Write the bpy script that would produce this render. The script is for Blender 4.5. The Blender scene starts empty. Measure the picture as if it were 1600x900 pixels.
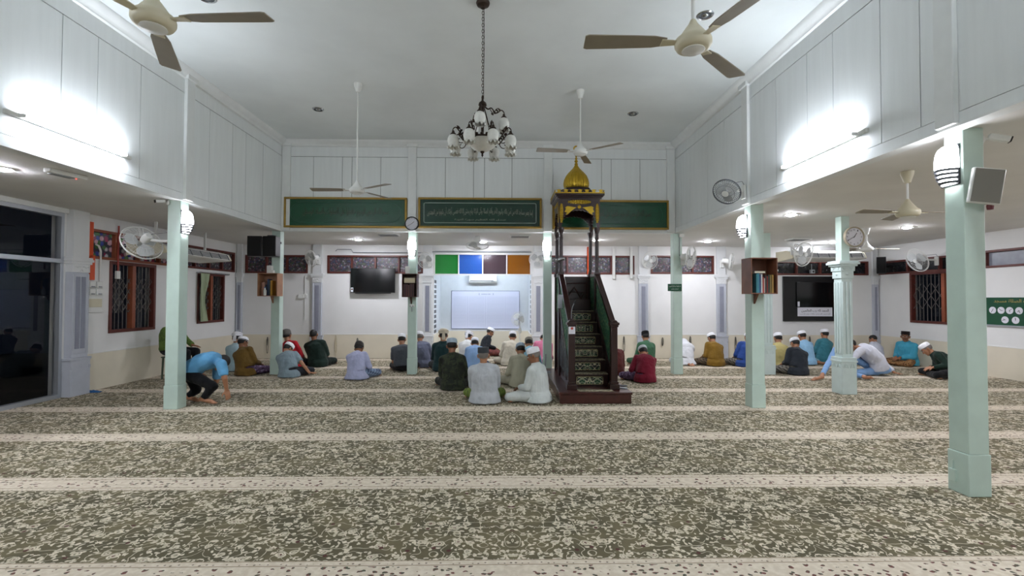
import bpy, math, random
from mathutils import Vector, Matrix, Euler, Quaternion
PI = math.pi
rad = math.radians
C = bpy.context.scene.collection
scene = bpy.context.scene

# ---------------------------------------------------------------- camera
CAM_H = 1.55
FPX, YAW, PITCH, ROLL = 750.07, .019954, .022219, .0027226
_f = Vector((math.sin(YAW)*math.cos(PITCH), math.cos(YAW)*math.cos(PITCH), math.sin(PITCH)))
_r = Vector((math.cos(YAW), -math.sin(YAW), 0))
_u = _r.cross(_f)
_r2 = math.cos(ROLL)*_r + math.sin(ROLL)*_u
_u2 = -math.sin(ROLL)*_r + math.cos(ROLL)*_u
cam = bpy.data.objects.new('camera', bpy.data.cameras.new('camera'))
C.objects.link(cam)
cam.matrix_world = Matrix(((_r2.x, _u2.x, -_f.x, 0), (_r2.y, _u2.y, -_f.y, 0), (_r2.z, _u2.z, -_f.z, CAM_H), (0, 0, 0, 1)))
cam.data.sensor_width = 36
cam.data.lens = FPX/1600*36
cam.data.clip_start = .05
scene.camera = cam

def at(x, y, X=None, Y=None, Z=None):
    """the room point seen at a pixel of the 1600x900 photo, on a plane X=, Y= or Z="""
    d = _f + _r2*((x-800)/FPX) + _u2*((450-y)/FPX)
    t = X/d.x if X is not None else Y/d.y if Y is not None else (Z-CAM_H)/d.z
    return Vector((0, 0, CAM_H)) + d*t

# ---------------------------------------------------------------- world, exposure (night outside)
w = bpy.data.worlds.new('night'); scene.world = w; w.use_nodes = True
w.node_tree.nodes['Background'].inputs[0].default_value = (.25, .35, .6, 1)
w.node_tree.nodes['Background'].inputs[1].default_value = .004
scene.view_settings.view_transform = 'Standard'
scene.view_settings.look = 'None'
scene.view_settings.exposure = 0.8
scene.view_settings.gamma = 1
scene.view_settings.use_curve_mapping = False
scene.cycles.use_denoising = True
scene.cycles.max_bounces = 8
scene.cycles.diffuse_bounces = 5
scene.cycles.sample_clamp_indirect = 6
scene.cycles.use_light_tree = True
# lamp strengths (the room is lit by its lamps plus added unseen downlights)
E_TUBE, E_WALL, E_DOWN, E_NICHE = 122.0, 18.0, 500.0, 115.0

# ---------------------------------------------------------------- materials
def lin(h):
    if isinstance(h, str):
        h = h.lstrip('#'); h = [int(h[i:i+2], 16)/255 for i in (0, 2, 4)]
    return tuple((c/12.92 if c <= .04045 else ((c+.055)/1.055)**2.4) for c in h) + (1,)

class NT:
    def __init__(s, name):
        s.m = bpy.data.materials.new(name); s.m.use_nodes = True
        s.t = s.m.node_tree; s.b = s.t.nodes['Principled BSDF']
    def n(s, kind, **kw):
        nd = s.t.nodes.new(kind)
        for k, v in kw.items(): setattr(nd, k, v)
        return nd
    def link(s, a, b): s.t.links.new(a, b)
    def setin(s, sock, v):
        if hasattr(v, 'links') or hasattr(v, 'is_linked'): s.link(v, sock)
        else: sock.default_value = v
    def math(s, op, a, b=0.0, c=0.0):
        nd = s.n('ShaderNodeMath', operation=op)
        for i, v in enumerate((a, b, c)): s.setin(nd.inputs[i], v)
        return nd.outputs[0]
    def step(s, a, lo, hi):
        nd = s.n('ShaderNodeMapRange'); nd.interpolation_type = 'SMOOTHSTEP'
        s.setin(nd.inputs[0], a); nd.inputs[1].default_value = lo; nd.inputs[2].default_value = hi
        return nd.outputs[0]
    def mix(s, f, a, b):
        nd = s.n('ShaderNodeMix', data_type='RGBA')
        s.setin(nd.inputs[0], f); s.setin(nd.inputs[6], a); s.setin(nd.inputs[7], b)
        return nd.outputs[2]
    def obj(s):
        return s.n('ShaderNodeTexCoord').outputs['Object']
    def mapping(s, v, scale=(1, 1, 1), loc=(0, 0, 0), rot=(0, 0, 0)):
        nd = s.n('ShaderNodeMapping'); s.link(v, nd.inputs[0])
        nd.inputs['Scale'].default_value = scale; nd.inputs['Location'].default_value = loc; nd.inputs['Rotation'].default_value = rot
        return nd.outputs[0]
    def noise(s, v, scale, detail=3, rough=.5, dist=0):
        nd = s.n('ShaderNodeTexNoise'); s.link(v, nd.inputs['Vector'])
        nd.inputs['Scale'].default_value = scale; nd.inputs['Detail'].default_value = detail
        nd.inputs['Roughness'].default_value = rough; nd.inputs['Distortion'].default_value = dist
        return nd.outputs
    def voro(s, v, scale, rnd=1, feature='F1'):
        nd = s.n('ShaderNodeTexVoronoi', feature=feature); s.link(v, nd.inputs['Vector'])
        nd.inputs['Scale'].default_value = scale; nd.inputs['Randomness'].default_value = rnd
        return nd.outputs
    def bump(s, h, strength=.3, dist=.01):
        nd = s.n('ShaderNodeBump'); nd.inputs['Strength'].default_value = strength; nd.inputs['Distance'].default_value = dist
        s.link(h, nd.inputs['Height']); s.link(nd.outputs[0], s.b.inputs['Normal'])

MATS = {}
def mat(name, col='#ffffff', rough=.6, metal=0, var=.0, vscale=8, bump=0, bscale=60, spec=.5, stretch=(1, 1, 1)):
    """paint / cloth / metal: a base colour, faint procedural variation and a fine bump"""
    if name in MATS: return MATS[name]
    t = NT(name); c = lin(col)
    t.b.inputs['Base Color'].default_value = c
    t.b.inputs['Roughness'].default_value = rough
    t.b.inputs['Metallic'].default_value = metal
    t.b.inputs['Specular IOR Level'].default_value = spec
    v = t.mapping(t.obj(), stretch)
    if var:
        nz = t.noise(v, vscale, 4)[0]
        t.link(t.mix(t.step(nz, .3, .7), tuple(x*(1-var) for x in c[:3])+(1,), tuple(min(1, x*(1+var)) for x in c[:3])+(1,)), t.b.inputs['Base Color'])
    if bump:
        t.bump(t.noise(v, bscale, 3)[0], bump, .004)
    MATS[name] = t.m
    return t.m
def emit(name, col, strength):
    t = NT(name); t.b.inputs['Base Color'].default_value = lin('#dddddd')
    t.b.inputs['Emission Color'].default_value = lin(col); t.b.inputs['Emission Strength'].default_value = strength
    MATS[name] = t.m; return t.m
def glass(name, tint='#ffffff', rough=.0, alpha=.15):
    t = NT(name); t.b.inputs['Base Color'].default_value = lin(tint)
    t.b.inputs['Roughness'].default_value = rough; t.b.inputs['Transmission Weight'].default_value = 1; t.b.inputs['IOR'].default_value = 1.45
    MATS[name] = t.m; return t.m

M_ceil = mat('hall_ceiling_paint', '#dde2e2', .8, var=.04, vscale=1.2)
M_ceil2 = mat('wing_ceiling_paint', '#e2e1de', .8, var=.03, vscale=1.5)
M_wall = mat('wall_paint', '#e4e4e2', .7, var=.02, vscale=2)
M_dado = mat('dado_tile', '#ded6c2', .35, var=.03, vscale=3)
M_board = mat('white_boarding', '#e4e8e8', .6, var=.02, vscale=3, bump=.08, bscale=40, stretch=(5, 5, .4))
M_groove = mat('board_gap_shadow_gap', '#3c3e3e', .9)
M_trimw = mat('white_trim', '#e2e5e4', .5, var=.02)
M_pil = mat('pilaster_paint', '#b9bdc6', .5, var=.03)
M_pilw = mat('pilaster_white', '#d9dbdb', .5)
M_pild = mat('pilaster_flute_grey', '#8b8e9c', .6, var=.05)
M_mint = mat('mint_paint', '#bdd1c6', .38, var=.04, vscale=5, bump=.12, bscale=25)
M_mintw = mat('mint_capital_paint', '#c6d6d3', .45, var=.03)
M_brown = mat('window_brown', '#5c2a22', .45, var=.12, bump=.1, stretch=(1, 1, 4))
M_brown2 = mat('window_brown_light', '#8a4a30', .45, var=.12)
M_iron = mat('grille_iron', '#6b6662', .5, metal=.3)
M_black = mat('black_plastic', '#08080a', .45)
M_blackm = mat('black_matte', '#0a0a0b', .9, var=.1)
M_screen = mat('screen_glass', '#050608', .12)
M_white = mat('white_plastic', '#dfe0dc', .4)
M_cream = mat('cream_enamel', '#cfc8ae', .4)
M_grey = mat('grey_plastic', '#8e9296', .45)
M_dgrey = mat('dark_grey_plastic', '#4a4d52', .5)
M_chrome = mat('chrome', '#b8babd', .2, metal=1)
M_orange = mat('orange_pipe', '#d9501c', .45, var=.05)
M_gold = mat('gold_paint', '#b8982f', .33, metal=.75, var=.1, vscale=15)
M_goldf = mat('gold_frame', '#9a7c35', .4, metal=.45, var=.1)
M_wood = mat('dark_mahogany', '#27110f', .28, var=.25, vscale=10, bump=.1, stretch=(1, 1, .3))
M_woodr = mat('base_mahogany', '#3c1813', .3, var=.2, vscale=10)
M_boxwood = mat('box_wood', '#6d4430', .5, var=.2, vscale=6, stretch=(.3, 1, 1))
M_boxwood2 = mat('box_wood_pale', '#9a7054', .5, var=.15)
M_bronze = mat('aged_bronze', '#3a2f28', .45, metal=.8)
M_frost = mat('frosted_glass_white', '#d8d8d2', .35, var=.05, vscale=30, bump=.2, bscale=90)
M_alu = mat('aluminium', '#b7bcc2', .35, metal=.6)
M_paper = mat('paper', '#dcdce4', .7)
M_ink = mat('ink', '#26282c', .7)
M_tube = emit('tube_light', '#eef5ff', E_TUBE)
M_lamp = emit('lamp_glass', '#f6f7ff', E_WALL)
M_lampw = emit('downlight_disc', '#f3f4ff', E_DOWN)
M_niche = emit('niche_tube', '#e4f1ff', E_NICHE)
M_glass = glass('window_glass', '#ffffff'); M_glass.node_tree.nodes['Principled BSDF'].inputs['IOR'].default_value = 1.22

def carpet_material():
    t = NT('floral_prayer_carpet')
    sep = t.n('ShaderNodeSeparateXYZ'); t.link(t.obj(), sep.inputs[0])
    x, y = sep.outputs[0], sep.outputs[1]
    mx = t.math('PINGPONG', t.math('ADD', x, 40.0-.17), 1.9)              # mirrored repeat across the roll
    per = t.math('FRACT', t.math('DIVIDE', t.math('SUBTRACT', t.math('ADD', y, 13.52), 2.89), 1.352))
    yy = t.math('MULTIPLY', per, 1.352)
    comb = t.n('ShaderNodeCombineXYZ'); t.link(mx, comb.inputs[0]); t.link(yy, comb.inputs[1])
    p = comb.outputs[0]
    wob = t.noise(p, 9, 2)[1]
    add = t.n('ShaderNodeVectorMath', operation='MULTIPLY_ADD'); t.link(wob, add.inputs[0]); add.inputs[1].default_value = (.045, .045, 0); t.link(p, add.inputs[2])
    q = add.outputs[0]
    add2 = t.n('ShaderNodeVectorMath', operation='MULTIPLY_ADD'); t.link(t.noise(p, 38, 1)[1], add2.inputs[0]); add2.inputs[1].default_value = (.022, .022, 0); t.link(q, add2.inputs[2])
    q2 = add2.outputs[0]
    ground = t.mix(t.step(t.noise(p, 3, 3)[0], .35, .65), lin('#504c39'), lin('#6c634a'))
    cream = t.mix(t.step(t.noise(p, 20, 2)[0], .3, .7), lin('#bab099'), lin('#dacfba'))
    fl = t.voro(q2, 10.5, .8)[0]                                            # flowers
    lf = t.voro(t.mapping(q2, (1, 1.7, 1), rot=(0, 0, .5)), 18, 1)[0]       # leaves
    lf2 = t.voro(t.mapping(q2, (1.8, 1, 1), loc=(.3, .1, 0), rot=(0, 0, .4)), 17, 1)[0]
    vine = t.math('ABSOLUTE', t.math('SUBTRACT', t.noise(q, 12, 0)[0], .5))
    flower = t.math('SUBTRACT', 1.0, t.step(fl, .31, .35))
    core = t.math('SUBTRACT', 1.0, t.step(fl, .07, .10))
    ring = t.math('MULTIPLY', t.step(fl, .17, .19), t.math('SUBTRACT', 1.0, t.step(fl, .22, .24)))
    leaf = t.math('SUBTRACT', 1.0, t.step(lf, .27, .32))
    leaf2 = t.math('SUBTRACT', 1.0, t.step(lf2, .26, .31))
    vin = t.math('SUBTRACT', 1.0, t.step(vine, .009, .020))
    m = t.math('MAXIMUM', t.math('MAXIMUM', flower, leaf), t.math('MAXIMUM', leaf2, vin))
    col = t.mix(m, ground, cream)
    col = t.mix(t.math('MULTIPLY', ring, .75), col, lin('#6f6a55'))
    col = t.mix(core, col, lin('#5c3a33'))
    sp = t.math('SUBTRACT', 1.0, t.step(t.voro(t.mapping(p, (1, 1, 1), loc=(.7, .2, 0)), 8, 1)[0], .10, .13))
    col = t.mix(sp, col, lin('#4e2b28'))
    # cream border band, .29 m, at the far edge of each row
    bcol = t.mix(t.step(t.noise(p, 25, 2)[0], .35, .7), lin('#cabda9'), lin('#d8cdbb'))
    bd = t.math('SUBTRACT', 1.0, t.step(t.voro(t.mapping(q2, (1, 1.25, 1)), 22, 1)[0], .30, .34))
    inner = t.math('MULTIPLY', t.step(yy, 1.125, 1.13), t.math('SUBTRACT', 1.0, t.step(yy, 1.285, 1.29)))
    bcol = t.mix(t.math('MULTIPLY', bd, inner), bcol, t.mix(t.step(t.noise(p, 30, 1)[0], .48, .52), lin('#6d4640'), lin('#4d4f40')))
    bd2 = t.math('SUBTRACT', 1.0, t.step(t.voro(p, 26, .3)[0], .16, .22))
    bcol = t.mix(t.math('MULTIPLY', t.math('MULTIPLY', bd2, t.math('SUBTRACT', 1.0, inner)), .8), bcol, lin('#5a4a3f'))
    for e in (1.068, 1.118, 1.297, 1.346):
        ln = t.math('LESS_THAN', t.math('ABSOLUTE', t.math('SUBTRACT', yy, e)), .0045)
        bcol = t.mix(t.math('MULTIPLY', ln, .8), bcol, lin('#8b7a63'))
    band = t.math('GREATER_THAN', yy, 1.352-.290)
    col = t.mix(band, col, bcol)
    t.link(col, t.b.inputs['Base Color'])
    t.b.inputs['Roughness'].default_value = .95
    t.b.inputs['Specular IOR Level'].default_value = .15
    t.b.inputs['Sheen Weight'].default_value = .12; t.b.inputs['Sheen Roughness'].default_value = .4; t.b.inputs['Sheen Tint'].default_value = lin('#e6ddcc')
    t.bump(t.noise(t.obj(), 350, 2)[0], .4, .004)
    return t.m
M_carpet = carpet_material()

def decal_material(name, cols, scale=14, rough=.25):
    """printed flower film on a window pane"""
    t = NT(name)
    v = t.obj()
    vo = t.voro(v, scale, 1)
    sep = t.n('ShaderNodeSeparateColor'); t.link(vo[1], sep.inputs[0])
    r = t.n('ShaderNodeValToRGB'); t.link(sep.outputs[0], r.inputs[0])
    r.color_ramp.interpolation = 'CONSTANT'
    el = r.color_ramp.elements
    while len(el) < len(cols): el.new(.5)
    for i, c in enumerate(cols): el[i].position = i/len(cols); el[i].color = lin(c)
    d = t.step(vo[0], .4, .8)
    t.link(t.mix(d, r.outputs[0], lin(cols[0])), t.b.inputs['Base Color'])
    t.b.inputs['Roughness'].default_value = rough
    return t.m
M_decal = decal_material('flower_film_bright', ['#4c4a58', '#b03060', '#d5d2da', '#4c5ab0', '#9a4060', '#e0b8c8', '#5d8a5a'])
M_decal2 = decal_material('flower_film_dull', ['#434146', '#644f58', '#89878c', '#4b5068', '#705662', '#535e4e'], 26)
M_decal3 = decal_material('flower_film_dark', ['#17181a', '#24222a', '#2b2c2c', '#1c2220'], 16)

def stainglass(name, c1, c2, tr=.35):
    t = NT(name)
    v = t.voro(t.obj(), 42, .25)
    t.b.inputs['Base Color'].default_value = lin(c1)
    t.b.inputs['Roughness'].default_value = .18
    t.b.inputs['Transmission Weight'].default_value = tr
    t.bump(v[0], .35, .01)
    return t.m

def pattern_cloth(name, c1, c2, c3=None, kind='plaid', scale=18):
    t = NT(name); v = t.obj()
    if kind == 'plaid':
        sep = t.n('ShaderNodeSeparateXYZ'); t.link(v, sep.inputs[0])
        a = t.math('PINGPONG', t.math('ADD', sep.outputs[0], sep.outputs[2]), .035)
        b = t.math('PINGPONG', t.math('SUBTRACT', sep.outputs[1], sep.outputs[2]), .035)
        f = t.math('MULTIPLY', t.math('ADD', t.step(a, .010, .018), t.step(b, .010, .018)), .5)
        col = t.mix(f, lin(c1), lin(c2))
    else:
        col = t.mix(t.step(t.noise(v, scale, 3, .6, 1)[0], .44, .56), lin(c1), lin(c2))
        if c3: col = t.mix(t.step(t.noise(t.mapping(v, loc=(3, 1, 2)), scale*1.4, 2)[0], .58, .62), col, lin(c3))
    t.link(col, t.b.inputs['Base Color']); t.b.inputs['Roughness'].default_value = .9
    return t.m

# ---------------------------------------------------------------- mesh helpers
class MB:
    def __init__(s): s.v = []; s.f = []; s.M = Matrix()
    def add(s, vs, fs):
        o = len(s.v); s.v += [s.M @ Vector(v) for v in vs]; s.f += [tuple(i+o for i in f) for f in fs]; return s
    def box(s, x0, x1, y0, y1, z0, z1):
        vs = [(x, y, z) for x in (x0, x1) for y in (y0, y1) for z in (z0, z1)]
        return s.add(vs, [(0, 1, 3, 2), (4, 6, 7, 5), (0, 4, 5, 1), (2, 3, 7, 6), (0, 2, 6, 4), (1, 5, 7, 3)])
    def cbox(s, c, d, R=None):
        M0 = s.M
        s.M = M0 @ Matrix.Translation(c) @ (R.to_4x4() if R is not None else Matrix())
        s.box(-d[0]/2, d[0]/2, -d[1]/2, d[1]/2, -d[2]/2, d[2]/2); s.M = M0; return s
    def rings(s, rings, cap=True, close=False):
        n = len(rings[0]); vs = [p for r in rings for p in r]; fs = []
        k = len(rings)
        for i in range(k if close else k-1):
            a = i*n; b = ((i+1) % k)*n
            for j in range(n): fs.append((a+j, a+(j+1) % n, b+(j+1) % n, b+j))
        if cap and not close: fs += [tuple(range(n))[::-1], tuple(range((k-1)*n, k*n))]
        return s.add(vs, fs)
    def tube(s, pts, r, seg=8, cap=True, close=False):
        pts = [Vector(p) for p in pts]
        rr = r if isinstance(r, (list, tuple)) else [r]*len(pts)
        out = []; nrm = None
        for i, p in enumerate(pts):
            if close: d = pts[(i+1) % len(pts)]-pts[i-1]
            else: d = pts[min(i+1, len(pts)-1)]-pts[max(i-1, 0)]
            d.normalize()
            if nrm is None:
                nrm = d.cross(Vector((0, 0, 1)) if abs(d.z) < .9 else Vector((0, 1, 0))).normalized()
            else:
                nrm = (nrm - d*nrm.dot(d)).normalized()
            b = d.cross(nrm)
            out.append([p + (nrm*math.cos(a) + b*math.sin(a))*rr[i] for a in [2*PI*k/seg for k in range(seg)]])
        return s.rings(out, cap, close)
    def lathe(s, prof, seg=24, c=(0, 0, 0), sx=1, sy=1, ribs=0, ramp=0):
        c = Vector(c); out = []
        for r, z in prof:
            r = max(r, 1e-4)
            out.append([c+Vector((sx*r*(1+ramp*abs(math.sin(ribs*a/2)))*math.cos(a), sy*r*(1+ramp*abs(math.sin(ribs*a/2)))*math.sin(a), z)) for a in [2*PI*k/seg for k in range(seg)]])
        return s.rings(out)
    def spl(s, pts, r, seg=8, k=4):
        P = [Vector(p) for p in pts]; rr = r if isinstance(r, (list, tuple)) else [r]*len(P); o = []; ro = []
        for i in range(len(P)-1):
            p0, p1, p2, p3 = P[max(i-1, 0)], P[i], P[i+1], P[min(i+2, len(P)-1)]
            for j in range(k):
                u = j/k; o.append(.5*((2*p1)+(p2-p0)*u+(2*p0-5*p1+4*p2-p3)*u*u+(3*p1-p0-3*p2+p3)*u**3)); ro.append(rr[i]*(1-u)+rr[i+1]*u)
        return s.tube(o+[P[-1]], ro+[rr[-1]], seg)
    def ell(s, c, r, R=None, seg=14, rg=9, t0=0, t1=PI):
        M0 = s.M; s.M = M0 @ Matrix.Translation(c) @ (R.to_4x4() if R is not None else Matrix())
        out = []
        for i in range(rg+1):
            t = t0+(t1-t0)*i/rg; q = max(math.sin(t), 1e-3)
            out.append([(r[0]*q*math.cos(a), r[1]*q*math.sin(a), r[2]*math.cos(t)) for a in [2*PI*k/seg for k in range(seg)]])
        s.rings(out[::-1]); s.M = M0; return s
    def cap(s, a, b, r0, r1, seg=12):
        """tapered capsule"""
        a, b = Vector(a), Vector(b); d = b-a; L = max(d.length, 1e-5); d = d/L
        pts = [a-d*r0*.98, a-d*r0*.8, a-d*r0*.4, a, b, b+d*r1*.4, b+d*r1*.8, b+d*r1*.98]
        return s.tube(pts, [r0*.2, r0*.6, r0*.92, r0, r1, r1*.92, r1*.6, r1*.2], seg)
    def prism(s, poly, a0, a1, axis='y'):
        """2-D outline extruded along an axis; poly is (x,z) for y, (y,z) for x, (x,y) for z"""
        f = {'y': lambda p, a: (p[0], a, p[1]), 'x': lambda p, a: (a, p[0], p[1]), 'z': lambda p, a: (p[0], p[1], a)}[axis]
        return s.rings([[f(p, a0) for p in poly], [f(p, a1) for p in poly]])
    def build(s, name, m, parent=None, bevel=0, smooth=True, ang=38):
        me = bpy.data.meshes.new(name); me.from_pydata([tuple(v) for v in s.v], [], s.f)
        me.validate()
        import bmesh
        bm = bmesh.new(); bm.from_mesh(me); bmesh.ops.recalc_face_normals(bm, faces=bm.faces); bm.to_mesh(me); bm.free()
        if smooth:
            me.polygons.foreach_set('use_smooth', [True]*len(me.polygons)); me.set_sharp_from_angle(angle=rad(ang))
        o = bpy.data.objects.new(name, me); C.objects.link(o)
        me.materials.append(m)
        if parent is not None: o.parent = parent
        if bevel:
            b = o.modifiers.new('bevel', 'BEVEL'); b.width = bevel; b.segments = 2; b.limit_method = 'ANGLE'
        return o

def tag(o, label, cat, group=None, kind=None):
    o['label'] = label; o['category'] = cat
    if group: o['group'] = group
    if kind: o['kind'] = kind
    return o
def thing(name, label, cat, loc=(0, 0, 0), rotz=0, group=None, rot=None):
    o = bpy.data.objects.new(name, None); C.objects.link(o); o.empty_display_size = .1
    o.location = loc; o.rotation_euler = rot if rot is not None else (0, 0, rotz)
    return tag(o, label, cat, group)
def struct(name, mb, m, parent=None, **kw):
    o = mb.build(name, m, parent, **kw)
    if parent is None: o['kind'] = 'structure'
    return o
def dup(root, loc, rotz=None, label=None, rot=None, group=None):
    def cp(o, par):
        c = o.copy(); C.objects.link(c)
        if par is not None: c.parent = par
        for ch in o.children: cp(ch, c)
        return c
    r = cp(root, None); r.location = loc
    if rotz is not None: r.rotation_euler = (0, 0, rotz)
    if rot is not None: r.rotation_euler = rot
    if label: r['label'] = label
    if group: r['group'] = group
    return r

# ---------------------------------------------------------------- the building
XL, XR, YW, YN = -6.83, 9.91, 12.48, 13.9         # left wall, right wall, qibla wall, back of the niche
HL, HR, HB = -4.49, 3.56, 9.82                    # faces of the high central hall
ZW, ZH = 2.93, 4.76                               # wing ceiling, hall ceiling
YF = -4.0                                         # wall behind the viewer
NX0, NX1 = -1.78, .75                             # niche opening

struct('floor', MB().box(XL-.2, XR+.2, YF-.2, YN+.2, -.12, 0), M_carpet)

def wall_holes(axis, fixed, thick, a0, a1, z0, z1, holes, name, m):
    """a wall slab made of cells around its openings; holes are (a0,a1,z0,z1)"""
    A = sorted({a0, a1, *[h[0] for h in holes], *[h[1] for h in holes]})
    Z = sorted({z0, z1, *[h[2] for h in holes], *[h[3] for h in holes]})
    mb = MB()
    for i in range(len(A)-1):
        run = None
        for j in range(len(Z)-1):
            ca, cz = (A[i]+A[i+1])/2, (Z[j]+Z[j+1])/2
            solid = not any(h[0] < ca < h[1] and h[2] < cz < h[3] for h in holes)
            if solid: run = [run[0], Z[j+1]] if run else [Z[j], Z[j+1]]
            if (not solid or j == len(Z)-2) and run:
                if axis == 'x': mb.box(fixed, fixed+thick, A[i], A[i+1], *run)
                else: mb.box(A[i], A[i+1], fixed, fixed+thick, *run)
                run = None
    return struct(name, mb, m, smooth=False)

LW = [(8.47, 9.58, .93, 2.19), (10.88, 11.92, .97, 2.12)]       # left wall windows (y0,y1,z0,z1)
LC = (8.03, 12.36, 2.2, 2.7)                                    # left clerestory band
GL = (1.2, 7.58, .02, 2.86)                                     # glazed opening, left
RW = (9.72, 11.47, 1.0, 2.2)
RC = (9.80, 12.42, 2.2, 2.54)
RC2 = (7.6, 9.66, 2.2, 2.56)
wall_holes('x', XL-.18, .18, YF, YW+.18, 0, ZW, [LC, GL, *LW], 'wall_left', M_wall)
wall_holes('x', XR, .18, YF, YW+.18, 0, ZW, [RW, RC, RC2], 'wall_right', M_wall)
wall_holes('y', YW, .06, XL, XR, 0, ZW, [(-6.62, -5.02, 2.19, 2.66), (-4.52, -2.06, 2.19, 2.66), (NX0, NX1, 0, 2.78), (1.09, 3.45, 2.19, 2.68), (3.88, 5.55, 2.21, 2.69), (7.1, 9.66, 2.19, 2.56)], 'wall_back', M_wall, )
struct('wall_front', MB().box(XL-.18, XR+.18, YF-.18, YF, 0, ZH+.2), M_wall, smooth=False)
# niche
M_nwall = mat('niche_paint', '#d3d8dc', .65, var=.02)
SQ = [(12.58, 13.0, .50+.132*k, .50+.132*k+.088) for k in range(12)]
wall_holes('x', NX0-.04, .04, YW+.06, YN, 0, ZW, SQ, 'wall_niche_left', M_nwall)
wall_holes('x', NX1, .04, YW+.06, YN, 0, ZW, SQ, 'wall_niche_right', M_nwall)
for nm, xx in (('window_15', NX0-.014), ('window_16', NX1+.004)):
    struct(nm, MB().box(xx, xx+.01, 12.56, 13.02, .46, 2.06), mat('louvre_night_black', '#060708', .4), smooth=False)  # black sheets closing the louvre holes, night darkness put in as colour
struct('wall_niche_back', MB().box(NX0-.12, NX1+.12, YN, YN+.15, 0, ZW), M_nwall, smooth=False)
# tiled dado with a thin cap, all along the walls (openings: glazing on the left, niche)
def dado(name, boxes, m=M_dado):
    mb = MB()
    for b in boxes: mb.box(*b, 0, .615)
    o = struct(name, mb, m, smooth=False)
    c = MB()
    for b in boxes: c.box(b[0]-(.004 if b[1]-b[0] < .1 else 0), b[1]+(.004 if b[1]-b[0] < .1 else 0), b[2]-(.004 if b[3]-b[2] < .1 else 0), b[3]+(.004 if b[3]-b[2] < .1 else 0), .615, .632)
    c.build('dado_cap', M_wall, o, smooth=False)
dado('baseboard_back', [(XL, NX0, YW-.012, YW), (NX1, XR, YW-.012, YW)])
dado('baseboard_left', [(XL, XL+.012, 7.98, YW-.012)])
dado('baseboard_right', [(XR-.012, XR, YF, YW-.012)])
dado('baseboard_niche', [(NX0, NX1, YN-.012, YN), (NX0, NX0+.012, YW+.0, YN-.012), (NX1-.012, NX1, YW+.0, YN-.012)])

# ceilings: low ceilings round a high central hall
struct('ceiling_hall', MB().box(HL-.2, HR+.2, YF, HB+.2, ZH, ZH+.1), M_ceil, smooth=False)
cw = MB().box(XL, HL-.12, YF, YN, ZW, ZW+.1).box(HR+.12, XR, YF, YN, ZW, ZW+.1).box(HL-.12, HR+.12, HB+.12, YN, ZW, ZW+.1)
struct('ceiling_wings', cw, M_ceil2, smooth=False)
# high boarded walls of the hall: backing + board panels with open joints
def boarded(name, axis, face, sgn, a0, a1, cuts, posts):
    """sgn: direction from the face into the wall body"""
    o_in, o_out = face, face+sgn*.12
    lo, hi = sorted((face+sgn*.012, o_out))
    mb = MB()
    mb.box(lo, hi, a0, a1, ZW-.0, ZH) if axis == 'x' else mb.box(a0, a1, lo, hi, ZW, ZH)
    base = struct(name, mb, M_groove, smooth=False)
    pan = MB(); g = .009
    lo, hi = sorted((face, face+sgn*.014))
    zsplit = (ZW-.001, 3.02, 4.44, ZH)
    C_ = sorted([a0, *cuts, a1])
    def b(p, q, z0, z1):
        pan.box(lo, hi, p, q, z0, z1) if axis == 'x' else pan.box(p, q, lo, hi, z0, z1)
    rail = sorted([a0, *posts, a1])
    for p, q in zip(rail, rail[1:]):
        b(p+g/2, q-g/2, zsplit[0], zsplit[1]-g/4); b(p+g/2, q-g/2, zsplit[2]+g/2, zsplit[3])
    for p, q in zip(C_, C_[1:]): b(p+g/2, q-g/2, zsplit[1]+g/4, zsplit[2]-g/2)
    lo, hi = sorted((face-sgn*.004, face+sgn*.125)); sf = MB()
    sf.box(lo, hi, a0, a1, ZW-.02, ZW) if axis == 'x' else sf.box(a0, a1, lo, hi, ZW-.02, ZW)
    sf.build('soffit_board', M_trimw, base, smooth=False)
    pan.build('board_panels', M_board, base, smooth=False)
def px_y(xs, X, y=250): return [round(at(x, y, X=X).y, 3) for x in xs]
lcuts = px_y([93, 150, 218, 327, 363, 384, 411], HL)
rcuts = px_y([1064, 1078, 1105, 1132, 1213, 1262, 1303, 1378, 1440], HR)
bcuts = [at(x, 260, Y=HB).x for x in (490, 535, 550, 595, 696, 740, 757, 800, 940, 955, 1000)]
lcuts += [3.2, 2.6, 1.9, 1.2, .5, -.3, -1.2, -2, -3]; rcuts += [2.9, 2.2, 1.5, .8, 0, -.9, -1.8, -2.8]
boarded('wall_hall_left', 'x', HL, -1, YF, HB+.12, lcuts, [3.73, 6.88])
boarded('wall_hall_right', 'x', HR, 1, YF, HB+.12, rcuts, [3.73, 6.88])
boarded('wall_hall_back', 'y', HB, 1, HL, HR, bcuts, [-1.85, .93])
# crown moulding round the hall
def crown(name, p0, p1, inward):
    prof = [(0, 0), (.03, .01), (.035, .03), (.06, .05), (.10, .075), (.13, .115), (.13, .12), (0, .12)]
    p0, p1, n = Vector(p0), Vector(p1), Vector(inward)
    z0 = 4.64
    mb = MB(); mb.rings([[p+n*a+Vector((0, 0, z0+b)) for a, b in prof] for p in (p0, p1)])
    struct(name, mb, M_trimw)
crown('trim_1', (HL, YF, 0), (HL, HB, 0), (1, 0, 0))
crown('trim_2', (HR, YF, 0), (HR, HB, 0), (-1, 0, 0))
crown('trim_3', (HL, HB, 0), (HR, HB, 0), (0, -1, 0))
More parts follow.
